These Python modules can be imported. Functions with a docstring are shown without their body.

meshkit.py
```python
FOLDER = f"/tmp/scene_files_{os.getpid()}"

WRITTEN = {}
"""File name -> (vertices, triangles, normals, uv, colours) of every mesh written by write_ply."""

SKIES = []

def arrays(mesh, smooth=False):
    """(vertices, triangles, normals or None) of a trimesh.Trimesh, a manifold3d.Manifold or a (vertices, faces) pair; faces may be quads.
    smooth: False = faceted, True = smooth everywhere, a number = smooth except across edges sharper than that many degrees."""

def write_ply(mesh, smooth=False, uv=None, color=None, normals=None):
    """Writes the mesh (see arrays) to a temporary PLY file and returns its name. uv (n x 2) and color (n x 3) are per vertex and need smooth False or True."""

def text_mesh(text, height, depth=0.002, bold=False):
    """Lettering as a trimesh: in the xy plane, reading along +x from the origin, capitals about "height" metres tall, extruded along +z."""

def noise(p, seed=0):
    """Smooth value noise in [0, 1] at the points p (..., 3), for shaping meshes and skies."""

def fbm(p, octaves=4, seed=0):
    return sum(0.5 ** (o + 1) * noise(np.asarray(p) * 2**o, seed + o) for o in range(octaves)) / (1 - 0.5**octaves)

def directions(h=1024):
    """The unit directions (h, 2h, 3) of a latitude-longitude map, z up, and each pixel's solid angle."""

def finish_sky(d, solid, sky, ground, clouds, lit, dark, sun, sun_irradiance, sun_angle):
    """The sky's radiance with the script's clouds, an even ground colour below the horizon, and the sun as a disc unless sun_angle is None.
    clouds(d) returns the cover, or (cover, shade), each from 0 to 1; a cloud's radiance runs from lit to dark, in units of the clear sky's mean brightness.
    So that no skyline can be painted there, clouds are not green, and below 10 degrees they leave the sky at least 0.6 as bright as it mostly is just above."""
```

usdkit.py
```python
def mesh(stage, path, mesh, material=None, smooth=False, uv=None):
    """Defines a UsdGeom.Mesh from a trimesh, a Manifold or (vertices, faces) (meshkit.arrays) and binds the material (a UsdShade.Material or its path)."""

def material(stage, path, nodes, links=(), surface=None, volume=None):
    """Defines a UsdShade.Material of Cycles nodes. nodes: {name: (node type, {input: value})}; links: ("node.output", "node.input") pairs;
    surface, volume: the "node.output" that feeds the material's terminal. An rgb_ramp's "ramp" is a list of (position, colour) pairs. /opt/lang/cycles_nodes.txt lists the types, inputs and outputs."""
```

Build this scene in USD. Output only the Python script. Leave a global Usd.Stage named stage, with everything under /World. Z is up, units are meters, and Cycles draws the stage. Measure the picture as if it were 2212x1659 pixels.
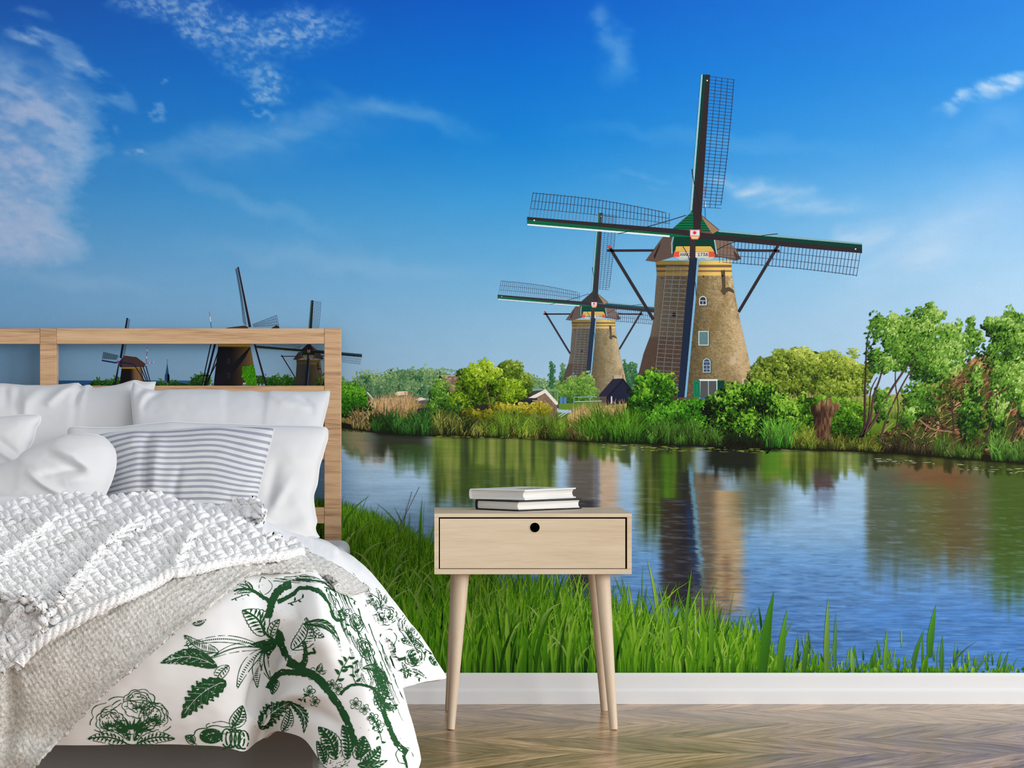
"""A bedroom corner: bed, bedside table and books before a wall papered with a photo mural.
The mural is flat wallpaper, so everything printed on it is built as flat print lying on the wall; the room in front of it is solid."""
import math
import numpy as np, trimesh, usdkit, meshkit
from pxr import Usd, UsdGeom, UsdLux, Gf, Sdf, Vt, UsdShade
from scipy.interpolate import PchipInterpolator, LinearNDInterpolator, NearestNDInterpolator
from scipy.spatial import cKDTree
from scipy.ndimage import gaussian_filter, minimum_filter
from shapely.geometry import Polygon, LineString, Point, MultiPolygon
from shapely.ops import unary_union
from shapely import affinity

stage = Usd.Stage.CreateInMemory()
UsdGeom.SetStageUpAxis(stage, 'Z'); UsdGeom.SetStageMetersPerUnit(stage, 1.0)
UsdGeom.Xform.Define(stage, '/World'); UsdGeom.Scope.Define(stage, '/World/Looks')

# ---------------------------------------------------------------- camera, light, exposure
F, CX, CY = 5597.0, 938.0, 877.0          # focal length and principal point, in pixels of the 2212 x 1659 frame
DW, EYE = 7.14, 0.82                      # distance of the camera from the wall, height of the eye
cam = UsdGeom.Camera.Define(stage, '/World/camera')
cam.CreateFocalLengthAttr(36.0 * F / 2212); cam.CreateHorizontalApertureAttr(36.0)
cam.CreateHorizontalApertureOffsetAttr(36.0 * (1106 - CX) / 2212)
cam.CreateVerticalApertureOffsetAttr(36.0 * (CY - 829.5) / 2212)
cam.CreateFStopAttr(0.0); cam.CreateClippingRangeAttr(Gf.Vec2f(0.05, 200.0))
cam.AddTranslateOp().Set(Gf.Vec3d(0, -DW, EYE)); cam.AddRotateXOp().Set(90.0)
cam.CreateExposureAttr(0.0)
dome = UsdLux.DomeLight.Define(stage, '/World/sky')          # even daylight filling the open room
dome.CreateColorAttr(Gf.Vec3f(0.98, 0.99, 1.0)); dome.CreateIntensityAttr(0.22)
def window_light(name, pos, target, w, h, power):
    """A large window of the room beyond the frame, as an area light."""
    l = UsdLux.RectLight.Define(stage, '/World/' + name)
    l.CreateWidthAttr(w); l.CreateHeightAttr(h); l.CreateIntensityAttr(power); l.CreateColorAttr(Gf.Vec3f(1.0, 1.0, 1.0))
    p, t = np.array(pos, float), np.array(target, float)
    z = (p - t) / np.linalg.norm(p - t); x = np.cross([0, 0, 1.0], z); x /= np.linalg.norm(x); y = np.cross(z, x)
    l.AddTransformOp().Set(Gf.Matrix4d(*x, 0, *y, 0, *z, 0, *p, 1))
window_light('side_window_light', (8.6, -5.0, 1.9), (0.1, -0.8, 0.8), 5.0, 3.2, 11.5)
window_light('front_window_light', (5.4, -10.0, 2.4), (0.1, -0.3, 0.8), 5.0, 3.2, 4.6)

# ---------------------------------------------------------------- helpers
def lin(c):
    c = np.clip(np.asarray(c, float) / 255.0, 0, 1)
    return np.where(c <= 0.04045, c / 12.92, ((c + 0.055) / 1.055) ** 2.4)

def unproj(px, py, Z):
    px, py, Z = np.broadcast_arrays(np.asarray(px, float), py, Z)
    return np.stack([(px - CX) * Z / F, Z - DW, EYE - (py - CY) * Z / F], -1)

_used = {}
def name_of(parent, name):
    k = (parent, name); n = _used.get(k, 0); _used[k] = n + 1
    return f'{parent}/{name}' if n == 0 else f'{parent}/{name}_{n:03d}'

def tag(p, label=None, cat=None, group=None, kind=None):
    p = p.GetPrim() if hasattr(p, 'GetPrim') else p
    for k, v in (('label', label), ('category', cat), ('group', group), ('kind', kind)):
        if v: p.SetCustomDataByKey(k, v)
    return p

def path(parent):
    if parent is None: return '/World'
    return parent if isinstance(parent, str) else str(parent.GetPath())

def obj(name, mesh, mat, parent=None, smooth=False, uv=None, cols=None, **t):
    m = usdkit.mesh(stage, name_of(path(parent), name), mesh, mat, smooth=smooth, uv=uv)
    if cols is not None:
        UsdGeom.PrimvarsAPI(m).CreatePrimvar('ink', Sdf.ValueTypeNames.Color3fArray, 'vertex').Set(Vt.Vec3fArray.FromNumpy(np.asarray(cols, np.float32)))
    tag(m, **t)
    return m.GetPrim()

def thing(name, loc=None, **t):
    x = UsdGeom.Xform.Define(stage, name_of('/World', name))
    tag(x, **t)
    return x.GetPrim()

def box(x0, x1, y0, y1, z0, z1, bevel=0.0):
    if bevel <= 0:
        b = trimesh.creation.box([x1 - x0, y1 - y0, z1 - z0])
    else:
        p = []
        for sx in (0, 1):
            for sy in (0, 1):
                for sz in (0, 1):
                    for k in range(3):
                        q = np.array([(x0, x1)[sx], (y0, y1)[sy], (z0, z1)[sz]], float)
                        s = np.array([1 - 2 * sx, 1 - 2 * sy, 1 - 2 * sz]) * bevel
                        s[k] = 0; p.append(q + s)
        return trimesh.convex.convex_hull(np.array(p))
    b.apply_translation([(x0 + x1) / 2, (y0 + y1) / 2, (z0 + z1) / 2])
    return b

def lathe(a, b, ra, rb, n=32, cap=0.0015):
    """A tapered round bar from a to b with slightly rounded ends."""
    a, b = np.asarray(a, float), np.asarray(b, float); L = np.linalg.norm(b - a)
    prof = [(0, 0), (ra - cap, 0), (ra, cap)] + [(ra + (rb - ra) * t, cap + (L - 2 * cap) * t) for t in (.33, .66)] + [(rb, L - cap), (rb - cap, L), (0, L)]
    m = trimesh.creation.revolve(np.array(prof), sections=n)
    m.apply_transform(trimesh.geometry.align_vectors([0, 0, 1], (b - a) / L)); m.apply_translation(a)
    return m

def _hash(ix, iy, seed):
    h = (ix.astype(np.int64) * 374761393 + iy.astype(np.int64) * 668265263 + seed * 974634777) & 0xFFFFFFFF
    h = ((h ^ (h >> 13)) * 1274126177) & 0xFFFFFFFF
    return ((h ^ (h >> 16)) & 0xFFFF) / 65535.0

def vnoise(x, y, seed=0):
    x, y = np.broadcast_arrays(np.asarray(x, float), np.asarray(y, float))
    ix, iy = np.floor(x).astype(np.int64), np.floor(y).astype(np.int64); fx, fy = x - ix, y - iy
    u, v = fx * fx * fx * (fx * (fx * 6 - 15) + 10), fy * fy * fy * (fy * (fy * 6 - 15) + 10)
    a, b, c, d = _hash(ix, iy, seed), _hash(ix + 1, iy, seed), _hash(ix, iy + 1, seed), _hash(ix + 1, iy + 1, seed)
    return a + (b - a) * u + (c - a) * v + (a - b - c + d) * u * v

def fbm(x, y, seed=0, octaves=4, gain=0.5):
    s, a, t = 0.0, 1.0, 0.0
    for k in range(octaves):
        s = s + a * vnoise(np.asarray(x) * 2 ** k + 17.3 * k, np.asarray(y) * 2 ** k - 9.1 * k, seed + k); t += a; a *= gain
    return s / t

def sstep(a, b, x):
    t = np.clip((np.asarray(x, float) - a) / (b - a), 0, 1)
    return t * t * (3 - 2 * t)

# ---------------------------------------------------------------- materials
def mat(name, nodes, links, surface='p.BSDF'):
    return usdkit.material(stage, '/World/Looks/' + name, nodes, links, surface=surface)

def plain(name, rgb, rough=0.7, spec=0.3, bump=None):
    n = {'p': ('principled_bsdf', {'base_color': tuple(lin(rgb)), 'roughness': rough, 'specular_ior_level': spec})}
    l = []
    if bump:
        sc, st, di = bump
        n |= {'tc': ('texture_coordinate', {}), 'n': ('noise_texture', {'scale': sc, 'detail': 4.0}), 'b': ('bump', {'strength': st, 'distance': di})}
        l += [('tc.object', 'n.vector'), ('n.fac', 'b.height'), ('b.normal', 'p.normal')]
    return mat(name, n, l)

def wood(name, ramp, scale=(2.0, 30.0, 30.0), rough=0.5, spec=0.3, fine=(8.0, 400.0, 400.0), uv=False, coat=0.0, vary=0.0, ring=1.2):
    src = 'tc.UV' if uv else 'tc.object'
    n = {'tc': ('texture_coordinate', {}), 'oi': ('object_info', {}),
         'sh': ('combine_xyz', {}), 'r1': ('math', {'math_type': 'multiply', 'value2': 37.0}), 'ad': ('vector_math', {'math_type': 'add'}),
         'm': ('mapping', {'mapping_type': 'point', 'scale': scale}),
         'n': ('noise_texture', {'scale': 1.0, 'detail': 5.0, 'roughness': 0.6, 'distortion': ring}),
         'm2': ('mapping', {'mapping_type': 'point', 'scale': fine}),
         'n2': ('noise_texture', {'scale': 1.0, 'detail': 3.0, 'roughness': 0.6}),
         'mx': ('mix_float', {'fac': 0.38}),
         'rp': ('rgb_ramp', {'ramp': [(p, tuple(lin(c))) for p, c in ramp]}),
         'hv': ('hsv', {}), 'mr': ('map_range', {'from_min': 0.0, 'from_max': 1.0, 'to_min': 1.0 - vary, 'to_max': 1.0 + vary}),
         'b': ('bump', {'strength': 0.25, 'distance': 0.0006}),
         'p': ('principled_bsdf', {'roughness': rough, 'specular_ior_level': spec, 'coat_weight': coat, 'coat_roughness': 0.2})}
    l = [('oi.random', 'r1.value1'), ('r1.value', 'sh.x'), ('r1.value', 'sh.y'), ('r1.value', 'sh.z'), (src, 'ad.vector1'), ('sh.vector', 'ad.vector2'),
         ('ad.vector', 'm.vector'), ('m.vector', 'n.vector'), ('ad.vector', 'm2.vector'), ('m2.vector', 'n2.vector'),
         ('n.fac', 'mx.a'), ('n2.fac', 'mx.b'), ('mx.result', 'rp.fac'), ('rp.color', 'hv.color'), ('oi.random', 'mr.value'), ('mr.result', 'hv.value'),
         ('hv.color', 'p.base_color'), ('n2.fac', 'b.height'), ('b.normal', 'p.normal')]
    return mat(name, n, l)

M = {}
# every printed thing on the mural: matt wallpaper ink, its colour carried by the print, with a faint paper grain
M['ink'] = mat('mural_ink', {'a': ('attribute', {'attribute': 'ink'}), 'tc': ('texture_coordinate', {}),
    'n': ('noise_texture', {'scale': 420.0, 'detail': 2.0}), 'mr': ('map_range', {'from_min': 0.2, 'from_max': 0.8, 'to_min': 0.90, 'to_max': 1.10}),
    'hv': ('hsv', {}), 'p': ('principled_bsdf', {'roughness': 0.85, 'specular_ior_level': 0.12})},
    [('tc.object', 'n.vector'), ('n.fac', 'mr.value'), ('a.color', 'hv.color'), ('mr.result', 'hv.value'), ('hv.color', 'p.base_color')])
M['oak'] = wood('oak_headboard', [(0.30, (118, 84, 58)), (0.41, (172, 134, 100)), (0.50, (198, 161, 123)), (0.68, (212, 179, 142))], scale=(1.6, 34.0, 34.0), fine=(14.0, 420.0, 420.0))
M['pale'] = wood('pale_oak', [(0.22, (186, 163, 134)), (0.45, (206, 186, 158)), (0.7, (219, 202, 176))], scale=(2.2, 34.0, 34.0), fine=(16.0, 520.0, 520.0), ring=0.8)
M['pale_leg'] = wood('pale_oak_leg', [(0.2, (190, 168, 142)), (0.5, (208, 188, 163)), (0.8, (217, 199, 176))], scale=(30.0, 30.0, 2.2), fine=(420.0, 420.0, 16.0), ring=0.6)
M['plank'] = wood('oak_floor', [(0.30, (66, 46, 32)), (0.40, (128, 96, 68)), (0.50, (174, 138, 102)), (0.60, (204, 168, 132)), (0.72, (224, 194, 160))],
                  scale=(4.0, 26.0, 1.0), fine=(14.0, 240.0, 1.0), uv=True, rough=0.24, spec=0.22, vary=0.30, ring=1.5)
M['gap'] = plain('floor_joint', (38, 28, 20), 0.9)
M['skirting'] = plain('white_lacquer', (226, 228, 230), 0.35, 0.4)
M['plaster'] = plain('white_wall_paint', (225, 225, 222), 0.9)
M['linen'] = plain('white_linen', (216, 216, 216), 0.9, 0.15, (900.0, 0.12, 0.0006))
M['duvet_linen'] = plain('white_duvet_linen', (240, 240, 240), 0.9, 0.15, (900.0, 0.12, 0.0006))
M['sheet'] = plain('grey_white_sheet', (214, 215, 217), 0.9, 0.15)
M['base'] = plain('grey_upholstery', (142, 142, 142), 0.95, 0.1, (700.0, 0.3, 0.001))
M['black'] = plain('black_board', (14, 14, 15), 0.45, 0.4)
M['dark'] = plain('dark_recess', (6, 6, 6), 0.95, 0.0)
M['white_board'] = plain('white_cover', (232, 232, 232), 0.4, 0.4)
M['green_print'] = plain('green_fabric_print', (38, 82, 46), 0.9, 0.1)
M['seam'] = plain('linen_piping', (222, 222, 222), 0.9, 0.1)
M['knit'] = mat('white_knit', {'tc': ('texture_coordinate', {}), 'v': ('voronoi_texture', {'scale': 330.0}), 'n': ('noise_texture', {'scale': 260.0, 'detail': 2.0}),
    'rp': ('rgb_ramp', {'ramp': [(0.0, tuple(lin((244, 244, 244)))), (0.5, tuple(lin((244, 244, 244)))), (0.72, tuple(lin((218, 218, 218)))), (0.9, tuple(lin((176, 176, 176))))]}),
    'b': ('bump', {'strength': 0.35, 'distance': 0.001, 'invert': True}), 'p': ('principled_bsdf', {'roughness': 0.95, 'specular_ior_level': 0.1})},
    [('tc.object', 'v.vector'), ('v.distance', 'rp.fac'), ('rp.color', 'p.base_color'), ('v.distance', 'b.height'), ('b.normal', 'p.normal')])
M['throw'] = mat('stone_weave', {'tc': ('texture_coordinate', {}), 'm': ('mapping', {'mapping_type': 'point', 'scale': (190.0, 60.0, 150.0)}),
    'n': ('noise_texture', {'scale': 1.0, 'detail': 3.0, 'roughness': 0.65, 'distortion': 0.6}),
    'rp': ('rgb_ramp', {'ramp': [(0.32, tuple(lin((176, 174, 166)))), (0.5, tuple(lin((212, 210, 204)))), (0.68, tuple(lin((232, 230, 225))))]}),
    'b': ('bump', {'strength': 0.9, 'distance': 0.003}), 'p': ('principled_bsdf', {'roughness': 0.97, 'specular_ior_level': 0.08})},
    [('tc.object', 'm.vector'), ('m.vector', 'n.vector'), ('n.fac', 'rp.fac'), ('rp.color', 'p.base_color'), ('n.fac', 'b.height'), ('b.normal', 'p.normal')])
M['stripe'] = mat('striped_cotton', {'tc': ('texture_coordinate', {}), 's': ('separate_xyz', {}), 'k': ('math', {'math_type': 'multiply', 'value2': 15.5}), 'f': ('math', {'math_type': 'fraction'}),
    'g': ('math', {'math_type': 'greater_than', 'value2': 0.56}), 'c': ('mix_color', {'a': tuple(lin((208, 212, 212))), 'b': tuple(lin((154, 154, 168)))}),
    'p': ('principled_bsdf', {'roughness': 0.92, 'specular_ior_level': 0.1})},
    [('tc.UV', 's.vector'), ('s.y', 'k.value1'), ('k.value', 'f.value1'), ('f.value', 'g.value1'), ('g.value', 'c.fac'), ('c.result', 'p.base_color')])
M['paper'] = mat('page_block', {'tc': ('texture_coordinate', {}), 'm': ('mapping', {'mapping_type': 'point', 'scale': (6.0, 6.0, 900.0)}), 'n': ('noise_texture', {'scale': 1.0, 'detail': 3.0}),
    'rp': ('rgb_ramp', {'ramp': [(0.3, tuple(lin((206, 202, 196)))), (0.6, tuple(lin((230, 228, 224))))]}), 'p': ('principled_bsdf', {'roughness': 0.9, 'specular_ior_level': 0.1})},
    [('tc.object', 'm.vector'), ('m.vector', 'n.vector'), ('n.fac', 'rp.fac'), ('rp.color', 'p.base_color')])

# ---------------------------------------------------------------- room: floor, wall, skirting
def chevron_floor():
    fl = obj('floor', box(-3.2, 3.6, -8.6, 0.0, -0.05, -0.0125), M['gap'], kind='structure')
    W, STEP, g = 0.2885, 0.118, 0.0010
    def plank(i, r):
        """One parallelogram plank of a chevron row; rows lie along the wall, alternate rows lean the other way."""
        y0 = -0.156 - r * W; y1 = y0 + W if r else -0.012
        s = -1 if r % 2 == 0 else 1
        xn = 0.326 + i * STEP - (W if s < 0 else 0); xf = xn - s * (y1 - y0)
        q = np.array([[xn, y0], [xn + STEP, y0], [xf + STEP, y1], [xf, y1]])
        return q + np.array([[g, g], [-g, g], [-g, -g], [g, -g]]), s
    def solid(q, top):
        b = q + (q - q.mean(0)) * 0.0
        inn = q + (q.mean(0) - q) * np.array([0.006, 0.004])
        v = np.vstack([np.c_[b, np.full(4, -0.0125)], np.c_[b, np.full(4, top - 0.0008)], np.c_[inn, np.full(4, top)]])
        f = [[8, 9, 10], [8, 10, 11]]
        for k in range(4):
            j = (k + 1) % 4
            f += [[k, j, 4 + j], [k, 4 + j, 4 + k], [4 + k, 4 + j, 8 + j], [4 + k, 8 + j, 8 + k]]
        return v, np.array(f)
    rng = np.random.default_rng(5)
    bulk = []
    for r in range(0, 30):
        for i in range(-34, 34):
            q, s = plank(i, r)
            if q[:, 0].max() < -3.2 or q[:, 0].min() > 3.6: continue
            v, f = solid(q, rng.uniform(-0.0004, 0.0))
            d = np.array([-s, 1.0]) / math.sqrt(2); n = np.array([d[1], -d[0]])
            uv = np.c_[v[:, :2] @ d, v[:, :2] @ n]
            xc = q[:, 0].mean()
            if r <= 5 and -0.5 < xc < 1.95:
                obj('plank', (v, f), M['plank'], fl, uv=uv)
            else:
                bulk.append((v, f, uv))
    vs, fs, us, o = [], [], [], 0
    for v, f, u in bulk:
        vs.append(v); fs.append(f + o); us.append(u + rng.uniform(-9, 9, 2)); o += len(v)
    obj('plank_field', (np.vstack(vs), np.vstack(fs)), M['plank'], fl, uv=np.vstack(us), kind='stuff')
chevron_floor()
obj('wall_back', box(-3.2, 3.6, 0.0, 0.12, -0.05, 2.7), M['plaster'], kind='structure')
def skirting():
    H, T = 0.0853, 0.016
    prof = [(0, 0), (-T, 0), (-T, .034), (-T + .0012, .0352), (-T + .0012, .0372), (-T + .003, .040), (-T + .0045, .045), (-T + .0045, H - .008), (-T + .0055, H - .003), (-T + .009, H), (0, H)]
    pg = trimesh.creation.extrude_polygon(Polygon(prof), 6.8, engine='earcut')          # x = out, y = up, z = along
    v = pg.vertices; m = trimesh.Trimesh(np.c_[v[:, 2] - 3.2, v[:, 0] - 0.0003, v[:, 1]], pg.faces, process=False)
    m.fix_normals()
    obj('baseboard_back', m, M['skirting'], kind='structure', smooth=25)
skirting()
# ---------------------------------------------------------------- the photo mural: flat print on the wall
K = F / DW
mural = thing('wall_mural', label='wall-wide printed photo mural of windmills beside a canal with reeds and blue sky', cat='mural')
STEP_IN = 3.0e-5                                                      # ink layers lie this far apart (a print about a millimetre thick in all)

class Ink:
    """Coloured print collected in mural pixels (x right, y down) and laid on the wall as one mesh."""
    def __init__(s, layer, t=None):
        s.v, s.f, s.c, s.n, s.layer = [], [], [], 0, layer
        s.t = t or (1.0, 0.0, 0.0, 0.0, 0.0)                          # scale, pivot x, y, offset to x, y
    def add(s, p, f, c, d=0.0):
        p = np.asarray(p, float); f = np.asarray(f, int)
        k, px, py, ox, oy = s.t
        if k != 1.0 or ox or oy: p = np.c_[(p[:, 0] - px) * k + ox, (p[:, 1] - py) * k + oy]
        c = np.asarray(c, float)
        if c.ndim == 1: c = np.tile(c, (len(p), 1))
        d = np.broadcast_to(np.asarray(d, float), (len(p),))
        s.v.append(np.c_[p, d]); s.f.append(f + s.n); s.c.append(c); s.n += len(p)
    def poly(s, pts, c, d=0.0):
        pg = pts if hasattr(pts, 'geom_type') else Polygon(pts)
        if not pg.is_valid: pg = pg.buffer(0)
        for g in getattr(pg, 'geoms', [pg]):
            if g.area > 0.05 and g.geom_type == 'Polygon':
                v, f = trimesh.creation.triangulate_polygon(g, engine='earcut')
                s.add(v, f, c, d)
    def grad(s, pts, fn, d=0.0, step=8.0):
        """A polygon filled with a colour that varies over it: fn(x, y) -> rgb."""
        pg = Polygon(pts) if not hasattr(pts, 'geom_type') else pts
        pg = pg.buffer(0)
        for g in getattr(pg, 'geoms', [pg]):
            v, f = trimesh.creation.triangulate_polygon(g, engine='earcut')
            v, f = trimesh.remesh.subdivide_to_size(np.c_[v, np.zeros(len(v))], f, step, max_iter=12)
            s.add(v[:, :2], f, fn(v[:, 0], v[:, 1]), d)
    def grid(s, quad, fn, nu, nv, d=0.0):
        """A four-sided patch (tl, tr, br, bl) with a colour fn(u, v) per vertex."""
        q = np.asarray(quad, float); u, v = np.meshgrid(np.linspace(0, 1, nu), np.linspace(0, 1, nv))
        P = ((1 - u) * (1 - v))[..., None] * q[0] + (u * (1 - v))[..., None] * q[1] + (u * v)[..., None] * q[2] + ((1 - u) * v)[..., None] * q[3]
        s.add(P.reshape(-1, 2), gridfaces(nv, nu), fn(u.ravel(), v.ravel()), d)
    def line(s, pts, w, c, d=0.0):
        """A stroke along points; w is one width or one per point; c one colour or one per point."""
        p = np.asarray(pts, float); w = np.broadcast_to(np.asarray(w, float), (len(p),))
        t = np.gradient(p, axis=0); t /= np.maximum(np.linalg.norm(t, axis=1, keepdims=True), 1e-9)
        n = np.c_[-t[:, 1], t[:, 0]] * w[:, None] / 2
        c = np.asarray(c, float); c = np.tile(c, (len(p), 1)) if c.ndim == 1 else c
        m = len(p); i = np.arange(m - 1)
        s.add(np.vstack([p - n, p + n]), np.vstack([np.c_[i, i + 1, m + i + 1], np.c_[i, m + i + 1, m + i]]), np.vstack([c, c]), d)
    def build(s, name, parent, **t):
        v, c = np.vstack(s.v), np.vstack(s.c); f = np.vstack(s.f)
        used = np.unique(f); back = np.zeros(len(v), int); back[used] = np.arange(len(used)); v, c, f = v[used], c[used], back[f]
        p = np.c_[(v[:, 0] - CX) / K, -(0.0002 + (s.layer + v[:, 2]) * STEP_IN), EYE - (v[:, 1] - CY) / K]
        a = np.cross(p[f[:, 1]] - p[f[:, 0]], p[f[:, 2]] - p[f[:, 0]])[:, 1] > 0
        f[a] = f[a][:, ::-1]
        return obj(name, (p, f), M['ink'], parent, cols=lin(c), **t)

def gridfaces(nv, nu):
    i = (np.arange(nv - 1)[:, None] * nu + np.arange(nu - 1)[None]).ravel()
    return np.vstack([np.c_[i, i + 1, i + nu + 1], np.c_[i, i + nu + 1, i + nu]])

def ramp(stops, t):
    """Colour ramp: stops [(t, rgb)], t an array."""
    x = np.array([a for a, _ in stops], float); c = np.array([b for _, b in stops], float)
    return np.stack([np.interp(t, x, c[:, k]) for k in range(3)], -1)

def mixc(a, b, t):
    return a + (np.asarray(b, float) - a) * np.asarray(t)[..., None]

def curve(pts, n=60):
    p = np.asarray(pts, float); d = np.r_[0, np.cumsum(np.linalg.norm(np.diff(p, axis=0), axis=1))]
    t = np.linspace(0, d[-1], n)
    return np.c_[PchipInterpolator(d, p[:, 0])(t), PchipInterpolator(d, p[:, 1])(t)]

# ---- sky
def sky_col(x, y):
    ys = [-420, 0, 150, 300, 450, 600, 700, 830, 960]
    L = [(14, 62, 145), (26, 86, 172), (30, 104, 188), (42, 122, 196), (74, 144, 200), (108, 158, 200), (112, 158, 196), (112, 146, 176), (112, 146, 176)]
    C = [(2, 70, 170), (6, 92, 198), (8, 112, 208), (22, 130, 212), (66, 156, 216), (112, 174, 216), (138, 184, 216), (160, 192, 216), (160, 192, 216)]
    R = [(20, 100, 190), (40, 130, 218), (50, 142, 222), (78, 160, 228), (124, 184, 232), (158, 202, 234), (168, 204, 233), (172, 203, 228), (172, 203, 228)]
    f = [np.stack([np.interp(y, ys, np.array(c, float)[:, k]) for k in range(3)], -1) for c in (L, C, R)]
    t = np.clip(x / 1106.0, -0.3, 2.3)
    a = np.clip(t, 0, 1)[..., None]; b = np.clip(t - 1, 0, 1)[..., None]
    return f[0] * (1 - a) + f[1] * a * (1 - b) + f[2] * b

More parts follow.
